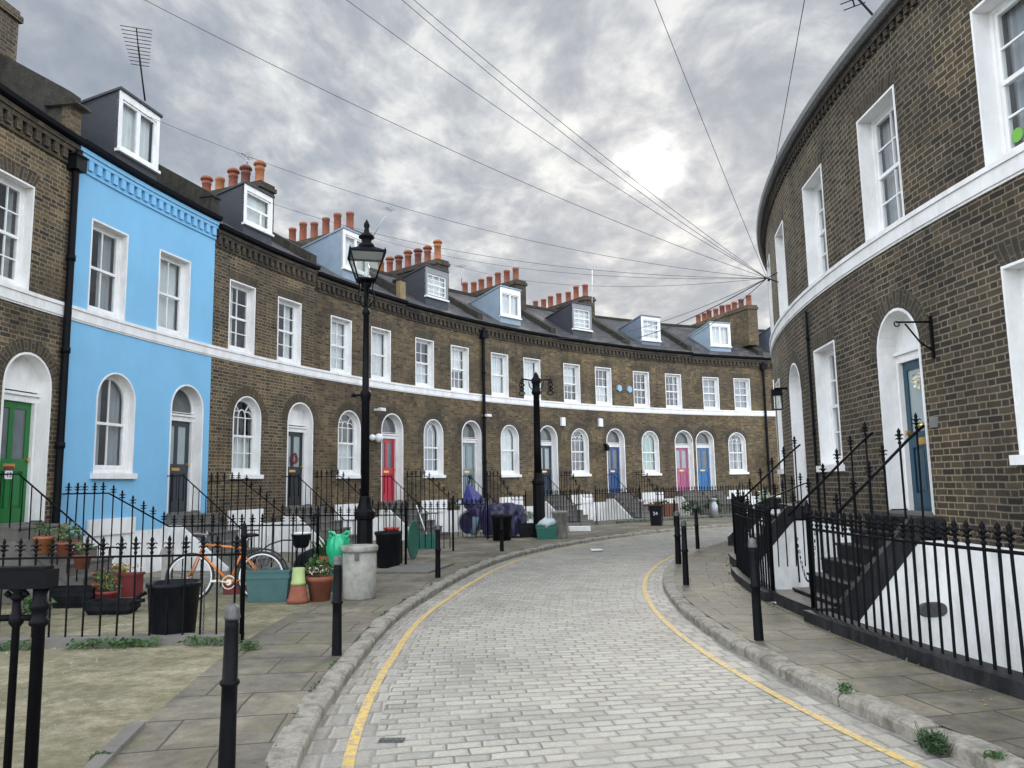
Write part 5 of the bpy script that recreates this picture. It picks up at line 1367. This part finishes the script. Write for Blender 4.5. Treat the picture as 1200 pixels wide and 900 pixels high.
a = gnd(104, 706); b = MB(); b.box(a.x-.1, a.x+.42, a.y+.5, a.y+.75, 0, .30, 1); b.box(a.x-.12, a.x+.44, a.y+.48, a.y+.77, .301, .34, 1); q = b.build('window_box', 'copper', None); tag(q, 'maroon window box behind the low black trough', 'planter')
b = MB(); b.leaves((a.x+.16, a.y+.62, .42), (.3, .15, .1), 120, .03); b.build('foliage', 'leaf_yellow', q, recalc=False)
a = gnd(52, 724); b = MB(); b.leaves((a.x-.2, a.y+.1, .14), (.28, .2, .16), 240, .05); o = b.build('leafy_plant', 'leaf', None, recalc=False); tag(o, 'low bright leafy plant on the ground behind the near gate post', 'plant')
# maroon low planters under the bicycle
p = gnd(262, 702); b = MB(); b.box(p.x-.2, p.x+.15, p.y+.5, p.y+.75, 0, .15, 1); b.box(p.x-.22, p.x+.17, p.y+.48, p.y+.77, .151, .18, 1); o = b.build('planter', 'copper', None); tag(o, 'low maroon planter under the bicycle frame', 'planter')

# ------------------------------------------------------------------ covered motorcycle
mp = gnd(551, 626); mq = gnd(607, 630); MO = Vector((mp.x+.05, 23.8, 0))
mk = thing('covered_motorcycle', 'motorcycle under a purple and blue tarpaulin, one wheel showing', 'motorcycle', (MO.x, MO.y, 0))
MF = frame(MO.x, MO.y, 0, -.35)
wr = .40
b = MB(MF); b.tube([(wr*.93*math.cos(w), 0, wr+wr*.93*math.sin(w)) for w in [2*PI*k/32 for k in range(32)]], .035, 8, closed=True); wo = b.build('wheel', 'rubber_grey', mk)
b = MB(MF); b.map = MF; b.lathe([(.001, 0)], n=3) if False else None
n = 28; lo = []; 
for sd in (-.03, .03):
    cen = b.vert(0, sd, wr); ringv = [b.vert(wr*.86*math.cos(2*PI*k/n), sd*.4, wr+wr*.86*math.sin(2*PI*k/n)) for k in range(n)]
    for k in range(n): b.face((cen, ringv[k], ringv[(k+1) % n]))
b.build('wheel_cover', 'tarp', wo)
def tarp_body(name, secs, m, seg=30, amp=.055):
    b = MB(MF); rows = []
    for (x, hw, z0, z1, ky) in secs:
        row = []
        for i in range(seg+1):
            a = PI*i/seg; ca, sa = math.cos(a), math.sin(a)
            yq = hw*(abs(ca)**.55)*(1 if ca > 0 else -1); zq = z0+(z1-z0)*(sa**.5)
            row.append(Vector((x, yq, zq)))
        rows.append(row)
    # refine along x
    fine = []
    for r0_, r1_ in zip(rows, rows[1:]):
        for k in range(7): fine.append([p.lerp(q, k/7) for p, q in zip(r0_, r1_)])
    fine.append(rows[-1])
    idx = []
    for r_ in fine:
        rr = []
        for p in r_:
            n_ = mnoise.noise(p*4.5+Vector((3, 1, 7)))*amp+mnoise.noise(p*11)*amp*.8+abs(mnoise.noise(p*7+Vector((9, 0, 2))))*amp*.9
            fold = .02*math.sin(p.x*22+p.z*3)*(1-(p.z/1.2))
            rr.append(b.vert(p.x+n_*.6, p.y+(n_+fold)*(1 if p.y > 0 else -1), max(.02, p.z+n_*.7)))
        idx.append(rr)
    for i in range(len(idx)-1):
        for j in range(seg): b.face((idx[i][j], idx[i+1][j], idx[i+1][j+1], idx[i][j+1]), smooth=True)
    b.face(idx[0]); b.face(idx[-1][::-1])
    return b.build(name, m, mk)
tarp_body('front_cover', [(-.16, .08, .86, .98, 1), (.0, .2, .80, 1.08, 1), (.15, .28, .62, 1.12, 1), (.32, .32, .34, 1.02, 1), (.5, .34, .24, .92, 1), (.62, .25, .2, .8, 1)], 'tarp')
tarp_body('cover', [(.5, .22, .12, .72, 1), (.62, .36, .06, .96, 1), (.95, .42, .04, .98, 1), (1.3, .42, .04, 1.0, 1), (1.6, .38, .05, .95, 1), (1.74, .2, .15, .7, 1)], 'tarp')
b = MB(MF)
pk = [(-.06, 0, 1.62), (-.18, -.22, 1.0), (.30, -.30, .98), (.34, .30, .98), (-.18, .22, 1.0), (.42, -.05, 1.24), (.40, .1, 1.20)]
v = [b.vert(*p) for p in pk]
for fc in ((0, 1, 2), (0, 2, 5), (0, 5, 6), (0, 6, 3), (0, 3, 4), (0, 4, 1), (5, 2, 3), (5, 3, 6)): b.face([v[i] for i in fc])
b.build('windscreen_cover', 'tarp_blue', mk)
b = MB(MF); b.tube([(-.05, -.32, 1.02), (.0, -.1, 1.07), (.0, .1, 1.07), (-.05, .32, 1.02)], .022, 8); b.tube([(-.02, .02, 1.6), (.02, .02, 1.75)], .03, 8); b.lathe([(.03, 0), (.06, .04), (.05, .1), (.001, .12)], (.02, .02, 1.75), 10); b.build('handlebar', 'rubber', mk)
b = MB(MF); b.tube([(.36, -.36, .60), (.33, -.40, .32), (.28, -.42, .06)], [.11, .09, .08], 10); b.build('leg_cover', 'denim', mk)
b = MB(MF); b.lathe([(.10, 0), (.11, .04), (.08, .08), (.001, .1)], (.16, -.43, .02), 12, sx=1.9); b.build('boot_cover', 'concrete', mk)
b = MB(MF); b.lathe([(.001, 0), (.10, .02), (.11, .09), (.06, .16), (.001, .18)], (-.28, -.1, .93), 12); b.build('headlamp_cover', 'bag', mk)
# crates etc by the lanternless lamp
p = gnd(588, 634); q = vessel('dustbin', 'squat black bin in front of the covered motorcycle', 'bin', p.x, p.y+.3, [(.25, 0), (.28, .62), (.31, .63), (.31, .70), (.27, .72), (.001, .74)], 'plastic_black', 20)
p = gnd(620, 630); trough('crate', 'low black crate between covered motorcycle and green crate', p.x, p.y+.25, .62, .4, .40, 'plastic_black', cat='crate')
p = gnd(620, 624); b = MB(); b.leaves((p.x, p.y+.1, .55), (.3, .2, .2), 140, .06); o = b.build('pale_plant', 'leaf_pale', None, recalc=False); tag(o, 'small pale plant growing behind the low black crate', 'plant')
p = gnd(641, 632); q = trough('crate', 'dark green recycling crate holding a white bag', p.x, p.y+.24, .60, .42, .40, 'crate_green', cat='crate')
b = MB(); b.lathe([(.20, 0), (.25, .06), (.24, .13), (.14, .19), (.04, .26), (.001, .27)], (p.x, p.y+.24, .34), 18)
for i, v_ in enumerate(b.v): n_ = mnoise.noise(Vector(v_)*11)*.11; b.v[i] = (v_[0]+n_, v_[1], v_[2]+n_*.7)
o = b.build('carrier_bag', 'bag', None); tag(o, 'crumpled white bag lying in dark green recycling crate', 'bag')
p = gnd(657, 631); q = vessel('litter_bin', 'grey concrete bin beside the green recycling crate', 'bin', p.x, p.y+.24, [(.20, 0), (.215, .02), (.22, .70), (.235, .705), (.235, .76), (.2, .77), (.001, .74)], 'concrete', 20)
b = MB(); p = gnd(678, 622); b.box(p.x-.32, p.x+.38, p.y-.2, p.y+.25, 0, .14, 1); o = b.build('stone_slab', 'white', None); tag(o, 'white painted slab lying at the foot of the navy door steps', 'slab')
# far bin with number, planter box, shrubs, grey cabinet
p = gnd(771, 616); q = thing('wheelie_bin', 'distant square black bin marked 24', 'bin', (p.x, p.y, 0)); ang = -.35
b = MB(frame(p.x, p.y+.2, 0, ang)); A = [[(-.18, -.18, 0), (.18, -.18, 0), (.18, .18, 0), (-.18, .18, 0)], [(-.22, -.22, .66), (.22, -.22, .66), (.22, .22, .66), (-.22, .22, .66)]]
b.strip(*A); b.quad(*A[0]); b.quad(*A[1]); b.build('body', 'plastic_black', q)
b = MB(frame(p.x, p.y+.2, 0, ang)); b.box(-.24, .24, -.24, .24, .661, .71, 1); b.build('lid', 'plastic_black', q)
fx, fy, fz = frame(p.x, p.y+.2, 0, ang)(0, -.222, .42); text('24', .17, 'white_plastic', q, (fx, fy, fz), (PI/2-.06, 0, ang), 'bin_number')
def fp(px, py, yy): return at_depth(px, py, yy)
c = gnd(743, 614); q = thing('wooden_planter', 'long red brown wooden planter behind the far railing', 'planter', (*dpt(58.0, 27.9), 0))
b = MB(OUT); s_ = OUT.S(57.4); b.box(s_-.85, s_+.85, .75, 1.2, .0, .62, 3); b.build('box', 'wood_red', q)
b = MB(OUT); b.leaves((s_, .98, .66), (.8, .2, .12), 120, .06); b.build('foliage', 'leaf_dark', q, recalc=False)
def shrub(label, px, deg, d, h, rad, m, n=420, size=.06, name='shrub'):
    x, y, _ = OUT(OUT.S(deg), d, 0); q = thing(name, label, 'shrub', (x, y, 0), 'shrubs in the far front gardens')
    b = MB()
    for k in range(5): a = R(0, 6.28); b.tube([(x, y, 0), (x+.4*rad*math.cos(a), y+.4*rad*math.sin(a), h*.75)], [.02, .008], 5)
    b.build('stems', 'wood_red', q)
    b = MB()
    for k in range(6): a = R(0, 6.28); rr = R(.2, .75)*rad; b.leaves((x+rr*math.cos(a), y+rr*math.sin(a), h*R(.45, .8)), (rad*.55, rad*.55, h*.33), n//6, size)
    b.build('foliage', m, q, recalc=False)
shrub('dark green shrub behind the bin marked 24', 785, 60.2, 1.4, .8, .45, 'leaf_dark')
shrub('mid green shrub in front of pink door', 805, 62.9, 1.3, 1.0, .45, 'leaf')
shrub('dark shrub between the bright blue door and silver bush', 822, 65.2, 1.7, .85, .45, 'leaf_dark')
shrub('pale silver leaved bush at the far bend', 840, 67.2, 2.0, 1.1, .5, 'leaf_pale', 600)
shrub('dark ground hugging shrub past the silver bush', 860, 69.6, 1.6, .7, .5, 'leaf_dark')
p = gnd(790, 614); q = vessel('milk_churn', 'small grey metal churn among the shrubs before the pink door', 'churn', *OUT(OUT.S(61.6), 2.0, 0)[:2], [(.17, 0), (.18, .5), (.12, .62), (.12, .74), (.15, .75), (.15, .8), (.001, .82)], 'alu_grey', 16)

# ------------------------------------------------------------------ small wall fittings
def wallbox(label, deg, z, w, h, m, name='alarm_box', cat='alarm box', d=.09, group=None, hexa=False):
    b = MB(OUT); s = OUT.S(deg)
    if hexa: b.prism([(s+w/2*math.cos(PI/2+PI*k/3)*1.0, z+h/2*math.sin(PI/2+PI*k/3)) for k in range(6)], -.0, d, axis=1)
    else:
        b.prism([(s-w/2, z-h/2), (s+w/2, z-h/2), (s+w/2, z+h*.35), (s+w*.35, z+h/2), (s-w*.35, z+h/2), (s-w/2, z+h*.35)], -.0, d, axis=1)
    o = b.build(name, m, None); return tag(o, label, cat, group)
wallbox('white alarm box on the wall beside the lamp post crossbar', 48.55, 3.98, .22, .34, 'white_plastic', group='white alarm boxes')
wallbox('white alarm box above and beside the royal blue door', 52.75, 4.02, .22, .34, 'white_plastic', group='white alarm boxes')
wallbox('pale blue hexagonal box on the brick wall, nearer the alarm boxes', 55.0, 5.52, .28, .30, 'alarm_blue', hexa=True, group='pale blue wall boxes')
wallbox('pale blue hexagonal box right beside the dark paned window over the green blind', 56.15, 5.5, .28, .30, 'alarm_blue', hexa=True, group='pale blue wall boxes')
s_ = OUT.S(29.15); q = thing('wall_light', 'round white globe wall lights left of the red door', 'wall light', OUT(s_, .1, 3.0)); q['label'] = 'twin white globe lights on the wall beside the red door'
for ds, rr in ((-.18, .10), (.12, .14)):
    b = MB(); x, y, z = OUT(s_+ds, .15, 3.0); b.lathe([(.001, -rr), (rr*.7, -rr*.7), (rr, 0), (rr*.7, rr*.7), (.001, rr)], (x, y, z), 16); b.build('globe', 'white_plastic', q)
b = MB(OUT); b.box(s_-.2, s_+.14, .0, .05, 2.98, 3.02, 1); b.build('bracket', 'iron', q)
def camera_dome(label, deg, z):
    b = MB(OUT); s = OUT.S(deg); b.box(s-.03, s+.03, 0, .18, z-.03, z+.03, 1); b.box(s-.04, s+.2, .181, .27, z-.04, z+.05, 1); o = b.build('security_camera', 'white_plastic', None); tag(o, label, 'camera', 'white wall cameras')
camera_dome('white security camera high on the wall over the twin globe lights', 29.35, 3.85); camera_dome('white security camera on the drainpipe next to the grey door', 39.95, 4.0)
b = MB(OUT); s_ = OUT.S(53.2); b.box(s_-.05, s_+.05, 0, .16, 3.08, 3.14, 1); b.box(s_-.07, s_+.07, .08, .22, 2.85, 3.07, 1); o = b.build('wall_lantern', 'iron', None); tag(o, 'small black lantern on the wall beside the royal blue door', 'wall light')
b = MB(INN); b.box(4.75, 4.82, 0, .25, 3.32, 3.36, 1); q = thing('wall_lantern', 'black lantern on the inner wall beside the white arched doorway', 'wall light', INN(4.78, .2, 3.0))
b.build('bracket', 'iron', q)
b = MB(INN); s_ = 4.78
for z, w in ((2.92, .07), (3.2, .10)): b.box(s_-w, s_+w, .18-w+.03, .18+w+.03, z, z+.02, 1)
for ss in (-1, 1):
    for dd_ in (-1, 1): b.box(s_+ss*.085-.008, s_+ss*.085+.008, .21+dd_*.085-.008, .21+dd_*.085+.008, 2.93, 3.2, 1)
b.prism([(s_-.11, 3.22), (s_+.11, 3.22), (s_, 3.33)], .11, .31, axis=1); b.build('cage', 'iron', q)
b = MB(INN); b.box(s_-.07, s_+.07, .14, .28, 2.945, 3.195, 1); b.build('glass', 'lamp_glass', q)
# iron hanging bracket right of the teal door
b = MB(INN); s_ = -1.36
b.box(s_-.02, s_+.02, 0.001, .025, 2.95, 3.45, 1); q = thing('hanging_bracket', 'empty black iron hanging basket bracket on the wall beside the teal door', 'bracket', INN(s_, 0, 3.2)); b.build('wall_plate', 'iron', q)
b = MB(INN); b.tube([(s_, .02, 3.38), (s_, .42, 3.38)], .012, 6); b.tube([(s_, .02, 3.05), (s_, .15, 3.13), (s_, .32, 3.36)], .010, 6); b.tube([(s_, .42+.03*math.sin(w), 3.36+.03*math.cos(w)) for w in [k*.6 for k in range(9)]], .008, 6); b.build('arm', 'iron', q)
b = MB(INN); b.box(-1.30, -1.22, .001, .05, 2.15, 2.27, 1); o = b.build('entry_phone', 'alu_grey', None); tag(o, 'small grey entry phone box on the wall by the teal door', 'entry phone')

# ------------------------------------------------------------------ aerials
def yagi(label, base, top, n=8, rod=.35, ang=0.0, boom=.6, tilt=.0, m='alu_grey'):
    q = thing('tv_aerial', label, 'aerial', tuple(base), 'rooftop aerials'); base = Vector(base); top = Vector(top)
    b = MB(); b.tube([base, top], .018, 6); b.build('mast', m, q)
    bd = Vector((math.cos(ang)*math.cos(tilt), math.sin(ang)*math.cos(tilt), math.sin(tilt))); rd = Vector((-math.sin(ang), math.cos(ang), 0))
    b = MB(); a = top-bd*boom*.5; e = top+bd*boom*.5; b.tube([a, e], .012, 6); b.build('boom', m, q)
    b = MB()
    for i in range(n):
        p = a.lerp(e, i/(n-1)); l = rod*(1-.4*i/(n-1)); b.tube([p-rd*l/2, p+rd*l/2], .008, 5)
    b.build('elements', m, q); return q
def pxm(px, py, yy): return at_depth(px, py, yy)
yagi('fish bone TV aerial above the white dormer of the sky blue house', pxm(170, 118, 15.5), pxm(162, 55, 15.5), 11, .62, 1.9, .85, -.55, 'pipe')
yagi('small aerial among the chimney pots over the black door house', pxm(290, 192, 20.5), pxm(288, 183, 20.5), 5, .5, 1.4, .4)
yagi('slanting mast aerial behind the street lantern', pxm(434, 282, 24), pxm(456, 245, 24), 5, .4, 1.2, .35)
yagi('small aerial beside the pots above the grey door house', pxm(541, 335, 30), pxm(541, 312, 30), 4, .55, 1.0, .3)
yagi('tall white mast with flat aerial above the royal blue door house', pxm(694, 355, 34), pxm(694, 315, 34), 3, .7, .5, .5, 0, 'white_plastic')
yagi('aerial mast leaning over the inner roof edge above the teal door', (*ipt(-.3, -.5), 7.5), pxm(996, -12, 10.3), 6, .5, .9, .5, -.7, 'pipe')

# ------------------------------------------------------------------ overhead wires
HB = Vector(INN(5.05, .22, 0)); HB.z = at_depth(899, 326, HB.y).z
q = thing('cable_bracket', 'wall bracket where all overhead cables meet on the inner curved house', 'bracket', HB)
b = MB(); x, y, _ = INN(5.05, 0, 0); b.tube([(x, y, HB.z-.10), tuple(HB)], .011, 6); b.tube([(x, y, HB.z+.10), tuple(HB)], .009, 6); b.build('arm', 'iron', q)
b = MB()
for i in range(5): b.lathe([(.012, 0), (.022, .015), (.012, .035)], (HB.x+R(-.06, .06), HB.y+R(-.05, .05), HB.z+R(-.09, .07)), 8)
b.build('insulators', 'iron', q)
def wire(label, e, sag=.25, r=.0046, start=None):
    a = Vector(start) if start is not None else HB; e = Vector(e); pts = []
    for i in range(25):
        f = i/24; p = a.lerp(e, f); p.z -= sag*4*f*(1-f); pts.append(p)
    b = MB(); b.tube(pts, r, 5); o = b.build('overhead_cable', 'wire', None); tag(o, label, 'cable', 'overhead cables')
def thru(px, py, z, ext=1.5):
    r_ = ray(px, py); t = (z-EYE)/r_.z; Q = Vector((0, 0, EYE))+r_*t; return HB+(Q-HB)*ext
wire('cable crossing the whole sky, passing well above the sky blue house', thru(200, -2, 8.5, 1.25), .35)
wire('single cable between the double strand and the one over the blue house', thru(430, -2, 8.3, 1.4), .3)
wire('upper strand of the close pair of cables passing nearest the veiled sun', thru(500, -2, 8.0, 1.4), .22)
wire('lower strand of the close pair of cables passing nearest the veiled sun', thru(497, -2, 8.0, 1.4), .36)
wire('steep cable rising over the inner side from bracket to top of the sky', thru(769, -2, 7.9, 1.5), .1)
wire('thin cable running to the white dormer of the sky blue house', OUT(OUT.S(12.6), -.3, 9.3), .55)
wire('thin cable sagging to the chimney over the black door house', OUT(OUT.S(21.0), -.4, 9.0), .5, .005)
wire('thin cable ending at the chimney beside the street lantern', OUT(OUT.S(31.8), -2.2, 10.2), .5, .005)
wire('thin cable ending at the chimney above the grey door', OUT(OUT.S(40), -2.0, 10.1), .5, .005)
wire('thin cable ending at the eaves above the lanternless post', OUT(OUT.S(46.5), .05, 7.3), .5, .006)
wire('thick slack cable to the eaves over the royal blue door', OUT(OUT.S(53.5), .1, 7.4), .3, .012)
wire('short cable to the eaves over the pink door', OUT(OUT.S(60.5), .1, 7.5), .25, .009)
wire('lone near vertical cable over the inner roof', at_depth(950, -40, 9.0), .0, .006, start=(INN(4.2, .15, 7.3)))

# ------------------------------------------------------------------ weeds, litter, covers
def tuft(label, x, y, z, rad, n, size, m='leaf', cat='weed', name='weed_clump', stems=True):
    b = MB(); b.leaves((x, y, z+rad[2]*.7), rad, n, size, .4)
    for i in range(n//6):
        a = R(0, 6.28); l = R(.4, 1)*rad[2]*2; o_ = Vector((x+R(-1, 1)*rad[0]*.6, y+R(-1, 1)*rad[1]*.6, z)); t = Vector((math.cos(a)*rad[0]*.7, math.sin(a)*rad[1]*.7, l)); s = Vector((-math.sin(a), math.cos(a), 0))*.003
        b.quad(o_-s, o_+s, o_+t+s*.6, o_+t-s*.6)
    o = b.build(name, m, None, recalc=False); return tag(o, label, cat, 'weeds in the kerbs')
p = gnd(1056, 866); v_ = Vector((p.x-KX, p.y-KY, 0)).normalized()*(RKR+.03); tuft('largest leafy weed clump growing from the inner kerb joint', KX+v_.x, KY+v_.y, -.09, (.09, .15, .075), 520, .020, 'leaf_dark')
p = gnd(990, 812); tuft('small weed sprouting at the back of the inner kerb', p.x, p.y, .0, (.07, .04, .05), 90, .018)
p = gnd(1165, 888); tuft('flat weed at the corner of the picture on inner kerb', p.x, p.y, .0, (.10, .05, .025), 120, .015)
p = gnd(292, 762); tuft('weeds at the foot of the near railing end post', p.x, p.y, .0, (.16, .08, .06), 200, .02, 'leaf')
p = gnd(120, 890); tuft('scrap of grass at the yard edge nearest the camera', p.x, p.y, .0, (.1, .03, .03), 90, .02, 'leaf')
b = MB()
for i in range(900):
    f = R(0, 1); x, y = dpt(-.95, 24.2+f*3.6); 
    if mnoise.noise(Vector((f*9, 3, 1))) < -.12: continue
    b.leaves((x+R(-.03, .03), y-.13+R(-.06, .03), R(.0, .08)), (.03, .03, .03), 1, .03)
o = b.build('ground_ivy', 'leaf', None, recalc=False); o['kind'] = 'stuff'
b = MB()
for i in range(420):
    a = math.radians(R(-16, 18)); rr = RKL+.20+R(-.02, .025)
    if mnoise.noise(Vector((a*60, 0, 4))) < .05: continue
    q_ = kmap(rr-.04, a, .008); b.leaves(q_, (.02, .02, .012), 2, .016)
for i in range(260):
    a = math.radians(R(-18, 25)); rr = RPL+.14+R(-.02, .03)
    if mnoise.noise(Vector((a*40, 7, 4))) < .1: continue
    b.leaves((KX-rr*math.cos(a), KY+rr*math.sin(a), .01), (.02, .02, .015), 2, .018)
for i in range(900):
    a = math.radians(R(50, 70)); rr = 27.3-.2+R(-.08, .08); x = OUT.cx-rr*math.cos(a); y = OUT.cy+rr*math.sin(a)
    b.leaves((x, y, .05), (.05, .05, .06), 1, .035)
o = b.build('joint_weeds', 'leaf', None, recalc=False); o['kind'] = 'stuff'
# fallen leaves and litter in the joints
b = MB()
for i in range(420):
    side = random.random() < .5; a = math.radians(R(-20, 45))
    rr = (RPL+R(.12, .5)) if side else (RKL-R(.0, .25)); z = .006 if side else RD+.008
    x, y = KX-rr*math.cos(a), KY+rr*math.sin(a); s = R(.006, .022); t = R(0, 6.28)
    b.quad((x+s*math.cos(t), y+s*math.sin(t), z), (x-s*.6*math.sin(t), y+s*.6*math.cos(t), z+.008), (x-s*math.cos(t), y-s*math.sin(t), z), (x+s*.6*math.sin(t), y-s*.6*math.cos(t), z+.006))
o = b.build('fallen_leaves', 'leaf_yellow', None, recalc=False); o['kind'] = 'stuff'
# loose grit and small stones on the sandy yard
b = MB()
for i in range(3200):
    a = math.radians(R(-22, 3)); rr = R(24.75, 29.0)**1.0; x, y = KX-rr*math.cos(a), KY+rr*math.sin(a)
    if mnoise.noise(Vector((x*1.3, y*1.3, 5))) < -.05: continue
    s = R(.004, .012) if random.random() < .93 else R(.012, .022); t = R(0, 6.28)
    p_ = [(x+s*math.cos(t+k*2.1)*R(.7, 1.2), y+s*math.sin(t+k*2.1)*R(.7, 1.2), -.003) for k in range(3)]; ap = (x+R(-.3, .3)*s, y+R(-.3, .3)*s, s*R(.4, .8))
    for k in range(3): b.face([b.vert(*p_[k]), b.vert(*p_[(k+1) % 3]), b.vert(*ap)])
o = b.build('grit', 'concrete', None); o['kind'] = 'stuff'
def cover(label, px, py, w, d, name='drain_cover', ang=.3):
    p = gnd(px, py, RD); b = MB(frame(p.x, p.y, RD, ang)); b.box(-w/2, w/2, -d/2, d/2, -.02, .006, 1)
    for i in range(5): x = -w/2+w*(i+.5)/5; b.box(x-.012, x+.012, -d/2+.02, d/2-.02, .0061, .012, 1)
    o = b.build(name, 'iron_worn', None); return tag(o, label, 'cover')
cover('small iron cover sunk in the setts near the outer yellow line', 459, 868, .17, .09, ang=-.02)
p = gnd(700, 646, RD); b = MB(); b.box(p.x-.14, p.x+.14, p.y-.1, p.y+.1, RD+.004, RD+.03, 1)
for i, v_ in enumerate(b.v): b.v[i] = (v_[0]+R(-.04, .04), v_[1]+R(-.04, .04), v_[2]+R(0, .03))
o = b.build('litter', 'white_plastic', None); tag(o, 'scrap of white litter lying on the far setts', 'litter')
p = gnd(1000, 742)
b = MB(); b.quad((1, 1, 1), (1, 1, 1), (1, 1, 1), (1, 1, 1)) if False else None
for nm_, (px_, py_) in (('pale crumpled leaf on the inner pavement by the bollard', (908, 708)), ('white paper scrap on the inner pavement near the black plinth', (904, 702))):
    p = gnd(px_, py_); b = MB(); n_ = 8
    ri = [b.vert(p.x+.06*math.cos(2*PI*k/n_)*R(.6, 1.2), p.y+.06*math.sin(2*PI*k/n_)*R(.6, 1.2), .012+R(0, .02)) for k in range(n_)]; ce = b.vert(p.x, p.y, .03)
    for k in range(n_): b.face((ce, ri[k], ri[(k+1) % n_]))
    o = b.build('litter', 'flower_white', None, recalc=False); tag(o, nm_, 'litter')

# ------------------------------------------------------------------ sky, sun, camera
w = bpy.data.worlds.new('World'); sc.world = w; w.use_nodes = True; nt = w.node_tree
bg = nt.nodes['Background']
SUNPX = (760, 198); sd = ray(*SUNPX).normalized()
el = math.asin(sd.z); az = math.atan2(sd.x, sd.y)
sky = N(nt, 'ShaderNodeTexSky', sky_type='NISHITA'); sky.sun_disc = False; sky.sun_elevation = el; sky.sun_rotation = az; sky.air_density = 1; sky.dust_density = 2
tc = N(nt, 'ShaderNodeTexCoord'); G = tc.outputs['Generated']
sep = N(nt, 'ShaderNodeSeparateXYZ'); L(nt, G, sep.inputs[0]); Z = M2(nt, 'MAXIMUM', sep.outputs[2], .0)
den = M2(nt, 'ADD', Z, .16)
cmb = N(nt, 'ShaderNodeCombineXYZ'); L(nt, M2(nt, 'DIVIDE', sep.outputs[0], den), cmb.inputs[0]); L(nt, M2(nt, 'DIVIDE', sep.outputs[1], den), cmb.inputs[1]); cmb.inputs[2].default_value = 3.3
cm = N(nt, 'ShaderNodeMapping'); L(nt, cmb.outputs[0], cm.inputs[0]); cm.inputs['Rotation'].default_value = (0, 0, .5); cm.inputs['Scale'].default_value = (1.0, .72, 1)
wrp = N(nt, 'ShaderNodeTexNoise'); wrp.inputs['Scale'].default_value = 1.6; wrp.inputs['Detail'].default_value = 3; L(nt, cm.outputs[0], wrp.inputs['Vector'])
wsc = N(nt, 'ShaderNodeVectorMath', operation='SCALE'); L(nt, wrp.outputs['Color'], wsc.inputs[0]); wsc.inputs['Scale'].default_value = .3
wad = N(nt, 'ShaderNodeVectorMath', operation='ADD'); L(nt, cm.outputs[0], wad.inputs[0]); L(nt, wsc.outputs[0], wad.inputs[1])
n1 = noise(nt, 1.5, 3, .5, wad.outputs[0]); n2 = noise(nt, 5.2, 6, .55, wad.outputs[0]); n3 = noise(nt, 17, 5, .6, wad.outputs[0])
cl = M2(nt, 'ADD', M2(nt, 'ADD', M2(nt, 'MULTIPLY', n1, .26), M2(nt, 'MULTIPLY', n2, .50)), M2(nt, 'MULTIPLY', n3, .24))
dn = N(nt, 'ShaderNodeVectorMath', operation='NORMALIZE'); L(nt, G, dn.inputs[0])
dp = N(nt, 'ShaderNodeVectorMath', operation='DOT_PRODUCT'); L(nt, dn.outputs[0], dp.inputs[0]); dp.inputs[1].default_value = tuple(sd)
dot = M2(nt, 'MAXIMUM', dp.outputs['Value'], 0.0)
g1 = M2(nt, 'POWER', dot, 1800.0); g2 = M2(nt, 'POWER', dot, 130.0); g3 = M2(nt, 'POWER', dot, 11.0)
col = ramp(nt, cl, [(.37, (.43, .487, .578)), (.45, (.51, .565, .645)), (.505, (.63, .67, .735)), (.555, (.80, .835, .875)), (.615, (1.06, 1.08, 1.08))])
# nearer the sun the thin parts of the cloud let more light through
thin = ramp(nt, cl, [(.42, (.08, .08, .08)), (.56, (1, 1, 1))])
glow = M2(nt, 'ADD', M2(nt, 'ADD', M2(nt, 'MULTIPLY', g1, SKY_G1), M2(nt, 'MULTIPLY', g2, SKY_G2)), M2(nt, 'MULTIPLY', g3, SKY_G3))
gl = mix(nt, 1.0, thin, glow, 'MULTIPLY')
gl = mix(nt, 1.0, gl, (1.0, .955, .85), 'MULTIPLY')
col = mix(nt, 1.0, col, gl, 'ADD')
# unseen sky beside and behind the viewer boosted to light the facades; zenith dimmed
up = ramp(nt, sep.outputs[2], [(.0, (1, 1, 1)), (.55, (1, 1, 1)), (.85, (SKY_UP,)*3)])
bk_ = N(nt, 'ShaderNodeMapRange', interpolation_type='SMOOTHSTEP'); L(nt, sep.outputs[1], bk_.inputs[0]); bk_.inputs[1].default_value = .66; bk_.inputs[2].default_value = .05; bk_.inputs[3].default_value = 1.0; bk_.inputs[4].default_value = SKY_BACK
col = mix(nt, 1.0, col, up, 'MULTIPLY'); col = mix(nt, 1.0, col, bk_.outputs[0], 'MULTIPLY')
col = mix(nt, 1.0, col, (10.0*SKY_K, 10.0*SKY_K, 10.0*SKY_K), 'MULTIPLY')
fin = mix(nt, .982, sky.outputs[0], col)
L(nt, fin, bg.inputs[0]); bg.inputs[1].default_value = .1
ld = bpy.data.lights.new('sun', 'SUN'); ld.energy = .8; ld.angle = math.radians(14); ld.color = (1, .95, .86)
so = bpy.data.objects.new('sun', ld); C.objects.link(so); so.location = (0, 0, 30)
so.rotation_euler = (-sd).to_track_quat('-Z', 'Y').to_euler()
cam = bpy.data.cameras.new('camera'); cam.sensor_width = 36; cam.lens = 36*F/1200; cam.clip_end = 1000; cam.clip_start = .05
co = bpy.data.objects.new('camera', cam); C.objects.link(co)
co.matrix_world = Matrix.Translation((0, 0, EYE)) @ Matrix.Rotation(PI/2+TH, 4, 'X') @ Matrix.Rotation(-RO, 4, 'Z')
sc.camera = co
sc.view_settings.view_transform = 'Standard'; sc.view_settings.look = 'None'; sc.view_settings.gamma = 1; sc.view_settings.exposure = EXPO
sc.render.engine = 'CYCLES'; sc.cycles.max_bounces = 6; sc.cycles.transparent_max_bounces = 10; sc.cycles.use_denoising = True
